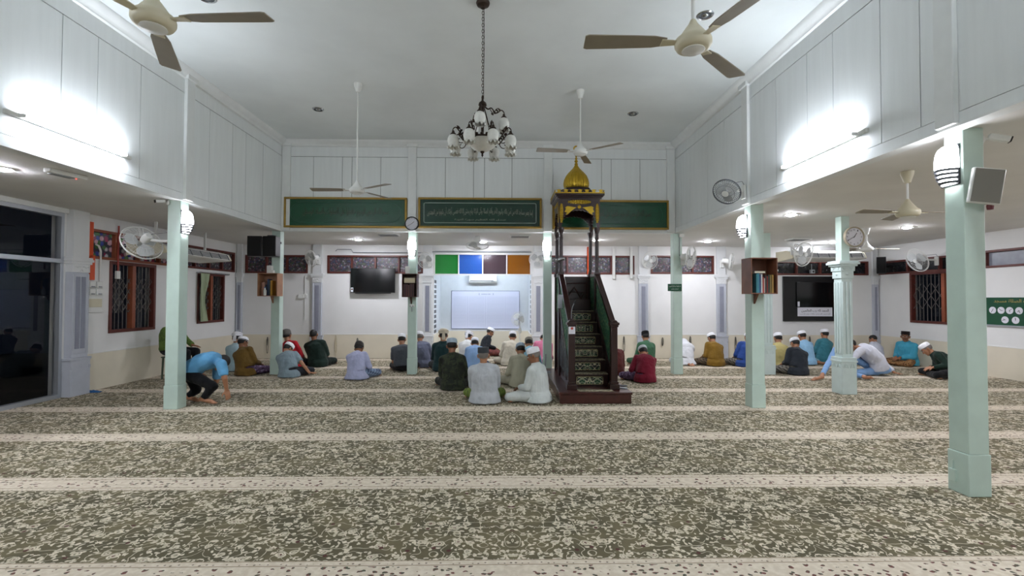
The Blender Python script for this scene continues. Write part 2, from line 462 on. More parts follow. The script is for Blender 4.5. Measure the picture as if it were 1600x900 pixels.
# white posts on the high walls standing over the columns
pm = [(HL, 6.88, 'x', 1), (HR, 6.88, 'x', -1), (HR, 3.73, 'x', -1), (HL, 3.73, 'x', 1), (HL+.09, HB, 'y', -1), (-1.85, HB, 'y', -1), (.93, HB, 'y', -1), (HR-.09, HB, 'y', -1)]
for i, (x, y, ax, s) in enumerate(pm):
    d = .045
    if ax == 'x': mb = MB().box(*sorted((x, x+s*d)), y-.085, y+.085, ZW, 4.66).box(*sorted((x, x+s*.075)), y-.11, y+.11, 4.64, ZH-.005)
    else: mb = MB().box(x-.085, x+.085, *sorted((y, y+s*d)), ZW, 4.66).box(x-.11, x+.11, *sorted((y, y+s*.075)), 4.64, ZH-.005)
    struct('trim_%d' % (4+i), mb, M_trimw, bevel=.006)

# ---------------------------------------------------------------- windows
def plane_frame(axis, fixed, sgn):
    """matrix: local x along wall (toward +Y for x walls, +X for y walls), local y into the room, z up"""
    if axis == 'x': R = Matrix(((0, sgn, 0, fixed), (1, 0, 0, 0), (0, 0, 1, 0), (0, 0, 0, 1)))
    else: R = Matrix(((1, 0, 0, 0), (0, sgn, 0, fixed), (0, 0, 1, 0), (0, 0, 0, 1)))
    return R
def window(name, M, a0, a1, z0, z1, mull=1, bars=11, louvre=False):
    f = MB(); f.M = M; t = .055
    f.box(a0, a0+t, -.1, .02, z0+t, z1-t).box(a1-t, a1, -.1, .02, z0+t, z1-t).box(a0, a1, -.1, .02, z0, z0+t).box(a0, a1, -.1, .02, z1-t, z1)
    o = struct(name, f, M_brown, bevel=.004)
    mm = MB(); mm.M = M
    for k in range(mull):
        c = a0+(a1-a0)*(k+1)/(mull+1); mm.box(c-.04, c+.04, -.09, .015, z0+t, z1-t)
    mm.build('mullion', M_brown2, o, bevel=.003)
    p = MB(); p.M = M; p.box(a0+t, a1-t, -.092, -.086, z0+t, z1-t); p.build('pane', M_glass, o)
    g = MB(); g.M = M
    A0, A1, Z0, Z1 = a0+t, a1-t, z0+t, z1-t
    for k in range(bars*1):
        c = A0+(A1-A0)*(k+.5)/bars; g.cbox((c, -.05, (Z0+Z1)/2), (.012, .012, Z1-Z0))
    H = Z1-Z0; zc0, zc1 = Z0+H*.26, Z1-H*.2
    n = 7; hh = zc1-zc0; st = (A1-A0)/n
    for k in range(-8, n+1):
        for dr in (1, -1):
            pts = []
            x0 = A0+k*st*1.0; x1 = x0+hh*.75
            if dr < 0: x0, x1 = A0+A1-x0, A0+A1-x1
            q0, q1 = 0, 1
            for lim, sg in ((A0, 1), (A1, -1)):
                u0, u1 = (x0-lim)*sg, (x1-lim)*sg
                if u0 < 0 and u1 < 0: q0, q1 = 1, 0; break
                if u0 < 0: q0 = max(q0, -u0/(u1-u0))
                if u1 < 0: q1 = min(q1, u0/(u0-u1))
            if q1-q0 > .02:
                g.tube([(x0+(x1-x0)*q, -.035, zc0+hh*q) for q in (q0, q1)], .006, 5)
    g.build('security_grille', M_iron, o)
    return o
ML, MR, MBk = plane_frame('x', XL, 1), plane_frame('x', XR, -1), plane_frame('y', YW, -1)
window('window_1', ML, *LW[0]); window('window_2', ML, *LW[1]); window('window_3', MR, *RW, mull=1, bars=16)
def clerestory(name, M, a0, a1, z0, z1, n, film):
    f = MB(); f.M = M; t = .045
    f.box(a0, a1, -.1, .018, z0, z0+t).box(a0, a1, -.1, .018, z1-t, z1)
    for k in range(n+1):
        c = a0+t/2+(a1-a0-t)*k/n; f.box(c-t/2, c+t/2, -.1, .018, z0+t, z1-t)
    o = struct(name, f, M_brown if film is not M_decal else M_brown2, bevel=.003)
    for k in range(n):
        c0 = a0+t+(a1-a0-t)*k/n; c1 = a0+(a1-a0-t)*(k+1)/n
        p = MB(); p.M = M; p.box(c0, c1, -.06, -.05, z0+t, z1-t); p.build('pane', film, o)
    return o
clerestory('window_4', ML, LC[0], 10.25, LC[2], LC[3], 4, M_decal)
clerestory('window_5', ML, 10.25, LC[1], LC[2], LC[3], 4, M_decal2)
clerestory('window_6', MBk, -6.62, -5.02, 2.19, 2.66, 3, M_decal2)
clerestory('window_7', MBk, -4.52, -2.06, 2.19, 2.66, 4, M_decal2)
clerestory('window_8', MBk, 1.09, 3.45, 2.19, 2.68, 4, M_decal2)
clerestory('window_9', MBk, 3.88, 5.55, 2.21, 2.69, 3, M_decal2)
clerestory('window_10', MBk, 7.1, 9.66, 2.19, 2.56, 4, M_decal3)
clerestory('window_11', MR, RC[0], RC[1], RC[2], RC[3], 3, M_decal3)
clerestory('window_12', MR, RC2[0], RC2[1], RC2[2], RC2[3], 1, mat('frosted_pane', '#8e929c', .3, var=.1))
struct('trim_20', MB().box(XR-.02, XR, 9.66, 9.74, 1.0, 2.58), M_brown, bevel=.004)
# black night glazing of the entrance side
gm = MB(); gm.M = ML
y0, y1, z0, z1 = GL
for b in ((y0, y1, z0-.02, z0+.04), (y0, y1, z1-.06, z1+.02), (y0, y1, 2.08, 2.145), (y1-.05, y1, z0+.04, 2.08), (y1-.05, y1, 2.145, z1-.06), (y0, y0+.05, z0+.04, 2.08), (4.35, 4.4, z0+.04, 2.08), (4.35, 4.4, 2.145, z1-.06)):
    gm.box(b[0], b[1], -.08, .02, b[2], b[3])
gw = struct('window_13', gm, M_alu, bevel=.003)
p = MB(); p.M = ML; p.box(y0+.03, y1-.03, -.055, -.047, z0, 2.08); p.build('pane', M_glass, gw)
p = MB(); p.M = ML; p.box(y0+.03, y1-.03, -.055, -.047, 2.145, z1-.06); p.build('pane', M_glass, gw)
struct('ground', MB().box(-14, XL-.2, 0, 14, -.14, -.04), mat('yard_concrete', '#2b2b2b', .9, var=.1))
struct('trim_21', MB().box(XL, XL+.05, YF, 7.62, 2.86, ZW), M_trimw)

# ---------------------------------------------------------------- pilasters on the walls
def pilaster(M, a, wd, mshaft, mcap, mflute, label, ztop=ZW, face=.05):
    """fluted pilaster with a moulded capital at 2.1 m and a plain upper block"""
    o = thing('pilaster', label, 'pilaster', M @ Vector((a, 0, 0)))
    MM = Matrix.Translation(-(M @ Vector((a, 0, 0)))) @ M @ Matrix.Translation((a, 0, 0))
    h = wd/2; s = h*(.82 if wd > .33 else .76)
    b = MB(); b.M = MM
    b.box(-h, h, .002, face+.02, 0, .56).box(-h*1.08, h*1.08, .002, face+.028, .56, .6).box(-s, s, .002, face, .6, .66)
    for k in (-.45, 0, .45): b.cbox((k*wd, face+.024, .47-abs(k)*.05), (.035, .012, .05))
    b.build('plinth', mshaft, o, bevel=.004)
    b = MB(); b.M = MM
    b.box(-s, s, .002, face-.006, .66, 1.95).box(-s-.001, -s+.035, .002, face+.006, .66, 1.93).box(s-.035, s+.001, .002, face+.006, .66, 1.93)
    b.build('shaft', mshaft, o, bevel=.004)
    b = MB(); b.M = MM
    if wd > .33: b.box(-s+.06, -.012, face-.006, face+.002, .74, 1.88).box(.012, s-.06, face-.006, face+.002, .74, 1.88)
    elif wd > .25: b.box(-.052, .052, face-.006, face+.002, .70, 1.88).box(-.02, .02, face-.002, face+.004, .72, 1.86)
    else: b.box(-.03, .03, face-.006, face+.002, .74, 1.88)
    b.build('fluting', mflute, o, bevel=.002)
    b = MB(); b.M = MM
    b.box(-s*1.04, s*1.04, .002, face+.008, 1.95, 2.08).box(-h, h, .002, face+.02, 2.08, 2.12).box(-h*1.12, h*1.12, .002, face+.034, 2.12, 2.16).box(-h*1.04, h*1.04, .002, face+.024, 2.16, 2.19)
    for k in (-1, 1):
        for t in (-.5, .5): b.tube([(k*h*.4, face+.008, 2.02), (k*h*.4+t*.07, face+.012, 2.045), (k*h*.4+t*.1, face+.008, 2.03)], .008, 5)
    b.tube([(-.03, face+.008, 1.97), (0, face+.012, 1.995), (.03, face+.008, 1.97)], .008, 5)
    b.build('capital', mcap, o, bevel=.003)
    b = MB(); b.M = MM
    b.box(-s*.98, s*.98, .002, face-.004, 2.19, ztop)
    b.build('upper_block', mcap, o, bevel=.004)
    return o
pilaster(ML, 7.78, .36, M_pil, M_pilw, M_pild, 'grey and white fluted pilaster beside the dark glass on the left wall', face=.12)
for a, lab, fl in ((-4.76, 'grey fluted pilaster on back wall left of the wall television', M_pild), (-1.935, 'fluted pilaster at the left edge of the niche', M_pild), (.93, 'fluted pilaster at the right edge of the niche', M_pild),
               (3.67, 'grey fluted pilaster on back wall between the pulpit and the small green sign', M_pild), (5.72, 'grey fluted pilaster on back wall behind the man in mustard', M_pild)):
    pilaster(MBk, a, .31, M_pilw if abs(a) < 2 else M_pil, M_pilw, fl, lab, face=.07)
pilaster(MBk, XL+.09, .18, M_pil, M_pilw, M_pild, 'narrow pilaster in the back left corner', face=.07)
pilaster(MBk, XR-.1, .18, M_pil, M_pilw, M_pild, 'narrow pilaster in the back right corner', face=.07)

# ---------------------------------------------------------------- free standing columns
def column(cx, cy, wd, label, ztop=ZW, fancy=False):
    o = thing('column', label, 'column', (cx, cy, 0), group='mint green columns')
    h = wd/2
    b = MB().box(-h-.007, h+.007, -h-.007, h+.007, 0, .33); b.build('plinth', M_mint, o, bevel=.006)
    if not fancy:
        MB().box(-h, h, -h, h, .33, ztop).build('shaft', M_mint, o, bevel=.006)
        return o
    H = h+.055
    b = MB().box(-H, H, -H, H, 0, .52).box(-H-.012, H+.012, -H-.012, H+.012, .52, .55).box(-H-.002, H+.002, -H-.002, H+.002, .55, .60)
    for sx, sy in ((0, -1), (0, 1), (1, 0), (-1, 0)):
        for k in (-.5, .5):
            for t in (-1, 0, 1):
                c = k*H*.9+t*.02
                p0 = (c, 0, .50-abs(t)*.01); p1 = (k*H*.9+t*.035, 0, .43)
                f = lambda p: (p[0], sy*(H+.003), p[2]) if sy else (sx*(H+.003), p[0], p[2])
                b.tube([f(p0), f(p1)], .007, 5)
    b.build('plinth_block', M_mintw, o, bevel=.005)
    b = MB().box(-h-.02, h+.02, -h-.02, h+.02, .6, 1.9)
    b.build('shaft', M_mintw, o, bevel=.006)
    b = MB()
    for s in (-1, 1):
        for k in (-1, 0, 1):
            c = k*.062
            for sy in (-1, 1):
                b.box(c-.018, c+.018, *sorted((sy*(h+.018), sy*(h+.032))), .66, 1.84)
                b.box(*sorted((sy*(h+.018), sy*(h+.032))), c-.018, c+.018, .66, 1.84)
        break
    b.build('fluting', M_mintw, o, bevel=.004)
    b = MB()
    for z0, z1, e in ((1.9, 2.02, .035), (2.02, 2.10, .05), (2.10, 2.13, .075), (2.13, 2.165, .10), (2.165, 2.19, .085)):
        b.box(-h-e, h+e, -h-e, h+e, z0, z1)
    for sy in (-1, 1):
        for k in (-.06, .06):
            for t in (-.03, .03):
                b.tube([(k, sy*(h+.052), 2.04), (k+t, sy*(h+.054), 2.08)], .006, 5); b.tube([(sy*(h+.052), k, 2.04), (sy*(h+.054), k+t, 2.08)], .006, 5)
        b.ell((0, sy*(h+.036), 1.97), (.03, .012, .02)); b.ell((sy*(h+.036), 0, 1.97), (.012, .03, .02))
    b.build('capital', M_mintw, o, bevel=.003)
    MB().box(-h, h, -h, h, 2.19, ztop).build('upper_shaft', M_mint, o, bevel=.005)
    return o
colA = column(-4.60, 6.88, .18, 'mint column on the left with a wall lamp, behind the bending man')
colB = column(-4.62, 9.95, .17, 'mint column carrying two black loudspeakers and a book box')
colC = column(-1.85, 9.95, .17, 'mint column with a round clock on top, left of the niche')
colD = column(.93, 9.95, .17, 'mint column between niche and pulpit')
colE = column(3.63, 9.95, .18, 'mint column carrying the small green sign')
colF = column(3.66, 6.9, .185, 'mint column right of the pulpit with a large book box')
colG = column(3.76, 3.82, .168, 'nearest mint column, with wall lamp, camera and tilted white panel')
colH = column(5.50, 9.95, .165, 'broad mint column with low capital right behind the book box column', fancy=True)
colI = column(5.67, 7.88, .14, 'ornate mint column with moulded capital carrying a wall clock', fancy=True)


# ================================================================ things
# ---------------------------------------------------------------- lamps
def tube_lamp(M, a, z, label, m=M_tube, L=1.22):
    """bare fluorescent batten on a wall; a = start along the wall"""
    org = M @ Vector((a+L/2, 0, z)); o = thing('fluorescent_lamp', label, 'lamp', org)
    MM = Matrix.Translation(-org) @ M @ Matrix.Translation((a+L/2, 0, z))
    b = MB(); b.M = MM; b.box(-L/2-.12, L/2+.12, .0, .035, -.02, .02); b.build('batten', M_white, o, bevel=.004)
    for s in (-1, 1): b = MB(); b.M = MM; b.box(s*L/2-.012, s*L/2+.012, .03, .085, -.018, .018); b.build('tube_holder', M_white, o, bevel=.003)
    b = MB(); b.M = MM; b.tube([(-L/2+.012, .065, 0), (L/2-.012, .065, 0)], .016, 10); b.build('tube', m, o)
    return o
MHL, MHR = plane_frame('x', HL, 1), plane_frame('x', HR, -1)
tube_lamp(MHL, 4.48, 3.225, 'glowing fluorescent tube on the high white wall, left')
tube_lamp(MHR, 4.68, 3.20, 'glowing fluorescent tube on the high white wall, right')
for a, l in ((.9, 'abreast of the viewer'), (-2.2, 'behind the viewer')):
    tube_lamp(MHL, a, 3.22, 'fluorescent tube on the high left wall '+l); tube_lamp(MHR, a, 3.2, 'fluorescent tube on the high right wall '+l)
tube_lamp(plane_frame('y', YW+.06, 1), -1.1, 2.62, 'tube lamp inside the niche above its opening', M_niche)
tube_lamp(Matrix.Translation((8.05, 12.25, 2.72)) @ Matrix.Rotation(PI/2, 4, 'Y') , -.25, 0, 'short upright tube lamp behind the right-hand ceiling air conditioner', emit('short_tube_light', '#eef5ff', 40), L=.3)

def wall_lamp(loc, rotz, label, s=1.0):
    """outdoor bulkhead: rounded white glass above, dark louvred hood below; local -y faces the room"""
    o = thing('wall_lamp', label, 'wall lamp', loc, rotz, 'bulkhead lamps on the mint columns')
    H, W, D = .33*s, .17*s, .105*s
    MB().box(-W/2*.96, W/2*.96, -.018, 0, -H*.5, H*.5).build('back_plate', M_dgrey, o, bevel=.006)
    def shell(z0, z1, grow, n=7):
        rings = []
        for i in range(n+1):
            z = z0+(z1-z0)*i/n; q = math.sqrt(max(0.02, 1-(abs(z)/(H*.52))**2.6))
            rings.append([(W/2*(q**.2)*grow*math.cos(a), -.015-D*q*grow*math.sin(a), z) for a in [PI*k/12 for k in range(13)]])
        return rings
    MB().rings(shell(-.11*H, H*.5, 1)).build('glass_diffuser', M_lamp, o)
    for k in range(4):
        z1 = -H*(.10+.1*k)
        b = MB().rings(shell(z1-H*.055, z1, 1.04-.02*k, 2)); b.build('louvre', M_dgrey, o)
    MB().rings(shell(-.47*H, -.11*H, .82)).build('inner_glass', M_lamp, o)
    return o
wall_lamp((-4.51, 6.87, 2.62), PI/2, 'lit bulkhead lamp on the right face of the left mint column beside a camera')
wall_lamp((-1.86, 9.865, 2.58), 0, 'lit bulkhead lamp on the column below the black-rimmed clock')
wall_lamp((.91, 9.865, 2.58), 0, 'lit bulkhead lamp on the column right of the niche')
wall_lamp((3.567, 6.98, 2.62), -PI/2, 'lit bulkhead lamp on the column that carries the large book box')
wall_lamp((3.676, 3.84, 2.645), -PI/2, 'lit bulkhead lamp on the nearest mint column')

def downlight(x, y, label, z=ZW, lit=True, r=.085):
    o = thing('downlight', label, 'downlight', (x, y, z), group='round lit downlights' if lit else 'unlit recessed spotlights')
    MB().lathe([(r*.8, -.001), (r*.8, -.008), (r, -.012), (r*1.12, -.004), (r*1.12, 0.0), (r*.8, 0.0)], 28).build('trim_ring', M_white if lit else M_chrome, o)
    if lit: MB().lathe([(r*.8, -.003), (r*.8, -.008), (r*.7, -.020), (r*.35, -.027), (0, -.028)], 24).build('light_disc', M_lampw, o)
    else:
        MB().lathe([(r*.8, -.001), (r*.78, -.004)], 24).build('recess', M_dgrey, o)
        MB().ell((0, 0, -.004), (r*.5, r*.5, .02)).build('bulb', M_chrome, o)
    return o
DL = [(-5.35, 5.22, 'lit downlight in the left low ceiling at the edge of view'), (-3.38, 11.29, 'lit downlight above the wall television'), (-.47, 11.68, 'lit downlight behind the ceiling fan head above the niche'),
      (2.19, 11.18, 'lit downlight right of the pulpit canopy'), (4.89, 11.32, 'lit downlight between the small green sign and the book box column'), (4.68, 7.67, 'large lit downlight in the right low ceiling beside the book box column'),
      (7.92, 11.32, 'small lit downlight left of the ornate column clock'), (7.69, 8.95, 'lit downlight in the right low ceiling above the ceiling fans')]
for x, y, l in DL: downlight(x, y, l)
for x, y, l in ((-5.6, 1.8, 'added unseen downlight in the left low ceiling nearest the viewer'), (5.4, 4.0, 'added unseen downlight in the right low ceiling, nearer row, inner'), (8.0, 4.4, 'added unseen downlight in the right low ceiling, nearer row, outer'), (5.6, .6, 'added unseen downlight in the right low ceiling abreast of the viewer, inner'), (8.2, .6, 'added unseen downlight in the right low ceiling abreast of the viewer, outer')): downlight(x, y, l)  # extra downlights out of view, added to brighten the low wings
for x, y, l in ((-3.14, 8.15, 'unlit spotlight in the hall ceiling, far left'), (2.25, 8.2, 'unlit spotlight in the hall ceiling, far right'), (2.28, 5.31, 'unlit spotlight in the hall ceiling beside the near right fan'), (-3.17, 5.13, 'unlit spotlight in the hall ceiling at the top edge, left')):
    downlight(x, y, l, ZH, False)

# ---------------------------------------------------------------- ceiling fans
def ceiling_fan(hub, ztop, angs, label, R=.68, tilt=(0, 0), body=M_cream):
    o = thing('ceiling_fan', label, 'ceiling fan', hub, group='three-bladed ceiling fans'); L = ztop-hub[2]
    MB().lathe([(.012, L-.13), (.03, L-.125), (.06, L-.03), (.062, L-.001), (.0, L-.001)], 20).build('canopy', body, o)
    MB().tube([(0, 0, .12), (0, 0, L-.1)], .011, 10).build('rod', M_white, o)
    MB().lathe([(0, .155), (.016, .15), (.03, .12), (.085, .045), (.106, .03), (.112, .012), (.112, -.008), (.10, -.03), (.085, -.038), (0, -.038)], 32).build('motor_housing', body, o)
    MB().lathe([(0, -.036), (.066, -.037), (.07, -.044), (.06, -.052), (0, -.055)], 28).build('bottom_cap', M_white, o)
    for a in angs:
        R_ = Matrix.Rotation(rad(a), 4, 'Z')
        b = MB(); b.M = R_ @ Matrix.Translation((0, 0, .012)) @ Matrix.Rotation(rad(9), 4, 'X')
        pts = [(.17, .035), (.25, .055), (.5, .064), (R-.02, .068), (R, .058)]
        poly = [(x, w_) for x, w_ in pts] + [(x, -w_*.9) for x, w_ in pts[::-1]]
        b.prism(poly, -.0035, .0035, 'z')
        bl = b.build('blade', M_fan, o, bevel=.001)
        c = MB(); c.M = b.M; c.prism([(.09, .018), (.2, .03), (.2, -.03), (.09, -.018)], -.010, -.003, 'z'); c.build('blade_bracket', body, bl)
    return o
M_fan = mat('fan_blade', '#8d8576', .45, var=.05)
ceiling_fan((-2.02, 2.78, 3.15), ZH, (-3, 117, 237+18), 'near left ceiling fan with long rod and beige motor')
ceiling_fan((1.19, 2.95, 3.15), ZH, (178, 42, -72), 'near right ceiling fan with beige motor beside the unlit spotlight')
ceiling_fan((-2.17, 7.16, 3.15), ZH, (180, 60, -35), 'far left ceiling fan on a long white rod in front of the green boards', body=M_white)
ceiling_fan((1.19, 7.3, 3.80), ZH, (185, 70, -38), 'far right ceiling fan directly over the pulpit dome', body=M_white)
ceiling_fan((4.35, 5.05, 2.48), ZW, (0, 182, 70), 'low ceiling fan in the right wing between two mint columns', R=.55, body=M_cream)
ceiling_fan((7.02, 9.1, 2.52), ZW, (0, 182, 100), 'white ceiling fan right of the ornate column clock', R=.6, body=M_white)

# ---------------------------------------------------------------- wall fans
def wall_fan(loc, rotz, label, tilt=18, pan=0, s=1.0, arm=.26, guard=M_white, blade=None, drop=0.0):
    """local -y points into the room; bracket at y=0"""
    o = thing('wall_fan', label, 'wall fan', loc, rotz, 'white oscillating wall fans')
    MB().box(-.05, .05, -.03, 0, -.13, .07).build('wall_bracket', M_white, o, bevel=.01)
    MB().tube([(0, -.02, .0), (0, -arm*.5, .0-drop*.3), (0, -arm+.05, .02-drop)], .022, 10).build('arm', M_white, o)
    Mh = Matrix.Translation((0, -arm, .03-drop)) @ Matrix.Rotation(rad(pan), 4, 'Z') @ Matrix.Rotation(rad(tilt), 4, 'X')
    b = MB(); b.M = Mh @ Matrix.Rotation(PI/2, 4, 'X')      # local z -> -y
    b.lathe([(0, -.10), (.04, -.098), (.058, -.07), (.062, .0), (.055, .05), (0, .052)], 20); b.build('motor_housing', M_white, o)
    R = .21*s; g = MB(); g.M = b.M
    zf, zb = .175, .055
    for rr, z in ((R, .115), (R*1.003, .105), (R*.98, .135), (R*.66, .168), (R*.28, zf), (R*.9, .075), (R*.5, .056)):
        n = 28; g.tube([(rr*math.cos(2*PI*k/n), rr*math.sin(2*PI*k/n), z) for k in range(n)], .0062 if rr > R*.99 else .0022, 5, close=True)
    for k in range(36):
        a = 2*PI*k/36; c, s_ = math.cos(a), math.sin(a)
        g.tube([(.28*R*c, .28*R*s_, zf), (.66*R*c, .66*R*s_, .168), (.93*R*c, .93*R*s_, .145), (R*c, R*s_, .115), (.9*R*c, .9*R*s_, .078), (.5*R*c, .5*R*s_, zb), (.25*R*c, .25*R*s_, .05)], .0016, 3, cap=False)
    go = g.build('guard', guard, o)
    b = MB(); b.M = g.M; b.lathe([(0, zf+.004), (.045, zf+.002), (.05, zf-.008), (0, zf-.008)], 20); b.build('badge_cap', M_white, go)
    for k in range(3):
        b = MB(); b.M = g.M @ Matrix.Rotation(2*PI*k/3+.4, 4, 'Z')
        n = 8; ri = []
        for i in range(n+1):
            t = i/n; r = .02+(R*.82-.02)*t; w_ = .25+.55*math.sin(PI*min(1, t*.8+.12))
            ri.append([(r*math.cos(w_*u), r*math.sin(w_*u), .115+.022*u+dz) for u, dz in ((-1, 0), (0, .004), (1, 0), (0, -.004))])
        b.rings(ri); b.build('blade', blade or M_blade, o)
    MB().tube([(0.03, -.02, .07), (.03, -.05, .12), (.02, -arm*.7, .1), (0, -arm+.02, .07)], .004, 5).build('cord', M_dgrey, o)
    return o
M_blade = mat('clear_fan_blade', '#b9bdbd', .3)
wall_fan((-4.70, 6.95, 2.36), rad(-90), 'large white fan on the left side of the left mint column', tilt=28, pan=-28, s=1.27, arm=.40)
wall_fan((-4.72, 12.40, 2.54), rad(0), 'wall fan on the pilaster left of the television', pan=-35, tilt=14)
wall_fan((-1.90, 12.40, 2.50), rad(0), 'wall fan on the pilaster at the niche left edge', pan=-15, tilt=14)
wall_fan((.90, 12.40, 2.52), rad(0), 'wall fan on the pilaster at the niche right edge', pan=-10, tilt=10)
wall_fan((3.70, 12.40, 2.50), rad(0), 'wall fan on the pilaster right of the pulpit', pan=10, tilt=8)
wall_fan((5.72, 12.40, 2.50), rad(0), 'wall fan turned sideways on the pilaster left of the book box column', pan=62, tilt=8)
wall_fan((3.73, 9.86, 2.38), rad(0), 'wall fan turned sideways on the column with the small green sign', pan=48, tilt=8, s=1.1, arm=.16)
wall_fan((3.50, 6.85, 3.13), rad(-90), 'grey-guarded wall fan high on the post above the book box column', pan=40, tilt=38, s=.92, guard=M_dgrey, arm=.22)
wall_fan((6.55, 10.7, 2.68), rad(0), 'wall fan hanging in front of the right-hand ceiling air conditioner', pan=20, tilt=12, s=1.25, arm=.24, drop=.15)
wall_fan((9.88, 10.7, 2.46), rad(-90), 'large wall fan on the right wall above the grilled window', pan=0, tilt=22, s=1.3, arm=.36)
f = wall_fan((-.55, 10.6, 2.9), 0, 'ceiling mounted orbit fan above the niche', tilt=74, s=1.15, arm=.14, drop=.12); 

# ---------------------------------------------------------------- green calligraphy boards
AR = dict(zip('ابتثجحخدذرزسشصضطظعغفقكلمنهويىةءآأؤإئ', [
 (0xFE8D,0xFE8E,0,0),(0xFE8F,0xFE90,0xFE91,0xFE92),(0xFE95,0xFE96,0xFE97,0xFE98),(0xFE99,0xFE9A,0xFE9B,0xFE9C),(0xFE9D,0xFE9E,0xFE9F,0xFEA0),
 (0xFEA1,0xFEA2,0xFEA3,0xFEA4),(0xFEA5,0xFEA6,0xFEA7,0xFEA8),(0xFEA9,0xFEAA,0,0),(0xFEAB,0xFEAC,0,0),(0xFEAD,0xFEAE,0,0),(0xFEAF,0xFEB0,0,0),
 (0xFEB1,0xFEB2,0xFEB3,0xFEB4),(0xFEB5,0xFEB6,0xFEB7,0xFEB8),(0xFEB9,0xFEBA,0xFEBB,0xFEBC),(0xFEBD,0xFEBE,0xFEBF,0xFEC0),(0xFEC1,0xFEC2,0xFEC3,0xFEC4),
 (0xFEC5,0xFEC6,0xFEC7,0xFEC8),(0xFEC9,0xFECA,0xFECB,0xFECC),(0xFECD,0xFECE,0xFECF,0xFED0),(0xFED1,0xFED2,0xFED3,0xFED4),(0xFED5,0xFED6,0xFED7,0xFED8),
 (0xFED9,0xFEDA,0xFEDB,0xFEDC),(0xFEDD,0xFEDE,0xFEDF,0xFEE0),(0xFEE1,0xFEE2,0xFEE3,0xFEE4),(0xFEE5,0xFEE6,0xFEE7,0xFEE8),(0xFEE9,0xFEEA,0xFEEB,0xFEEC),
 (0xFEED,0xFEEE,0,0),(0xFEF1,0xFEF2,0xFEF3,0xFEF4),(0xFEEF,0xFEF0,0,0),(0xFE93,0xFE94,0,0),(0xFE80,0,0,0),(0xFE81,0xFE82,0,0),(0xFE83,0xFE84,0,0),
 (0xFE85,0xFE86,0,0),(0xFE87,0xFE88,0,0),(0xFE89,0xFE8A,0xFE8B,0xFE8C)]))
def arabic(s):
    """joined letter forms in drawing (right to left) order"""
    out = []
    for word in s.split(' '):
        g = []
        for i, ch in enumerate(word):
            f = AR.get(ch)
            if not f: g.append(ch); continue
            pv = i > 0 and word[i-1] in AR and AR[word[i-1]][2] and f[1]
            nx = i < len(word)-1 and f[2] and word[i+1] in AR and AR[word[i+1]][1]
            c = f[3] if pv and nx else f[2] if nx else f[1] if pv else f[0]
            g.append(chr(c or f[0]))
        out.append(''.join(g[::-1]))
    return ' '.join(out[::-1])
def text_mesh(name, body, width, height, m, parent, loc, rot=(PI/2, 0, 0), depth=.002, bold=0, arc=0):
    cu = bpy.data.curves.new(name, 'FONT'); cu.body = body; cu.extrude = .02; cu.align_x = 'CENTER'; cu.align_y = 'CENTER'; cu.offset = bold
    cu.resolution_u = 3
    t = bpy.data.objects.new(name+'_tmp', cu); C.objects.link(t)
    dg = bpy.context.evaluated_depsgraph_get()
    me = bpy.data.meshes.new_from_object(t.evaluated_get(dg))
    bpy.data.objects.remove(t); bpy.data.curves.remove(cu)
    xs = [v.co.x for v in me.vertices] or [0, 1]; ys = [v.co.y for v in me.vertices] or [0, 1]
    cx, cy = (min(xs)+max(xs))/2, (min(ys)+max(ys))/2
    sx, sy = width/max(1e-6, max(xs)-min(xs)), height/max(1e-6, max(ys)-min(ys))
    R = Euler(rot).to_matrix()
    for v in me.vertices:
        x, y, z = (v.co.x-cx)*sx, (v.co.y-cy)*sy, v.co.z*depth/.02
        if arc: y -= arc*(x/(width/2))**2
        v.co = R @ Vector((x, y, z)) + Vector(loc)
    me.name = name; me.materials.clear(); me.materials.append(m)
    o = bpy.data.objects.new(name, me); C.objects.link(o); o.parent = parent
    return o
M_green = mat('board_green', '#12492f', .25, var=.05, vscale=2)
M_green2 = mat('board_dark_green', '#0c3426', .22, var=.05, vscale=2)
M_script = mat('script_silver', '#8d9684', .4, metal=.2)
M_script2 = mat('script_faint_gold', '#36472f', .45)
M_line = mat('line_silver', '#a9b8ae', .4)
M_line2 = mat('line_faint', '#2c6048', .4)
def ribbon(mb, pts, w_, y0, y1):
    """closed flat line of width w_ in the x-z plane"""
    mb.tube([(x, (y0+y1)/2, z) for x, z in pts], w_/2, 4, close=True)
def rrect(x0, x1, z0, z1, r, n=8):
    p = []
    for cx, cz, a0 in ((x1-r, z1-r, 0), (x0+r, z1-r, 90), (x0+r, z0+r, 180), (x1-r, z0+r, 270)):
        p += [(cx+r*math.cos(rad(a0+90*k/n)), cz+r*math.sin(rad(a0+90*k/n))) for k in range(n+1)]
    return p
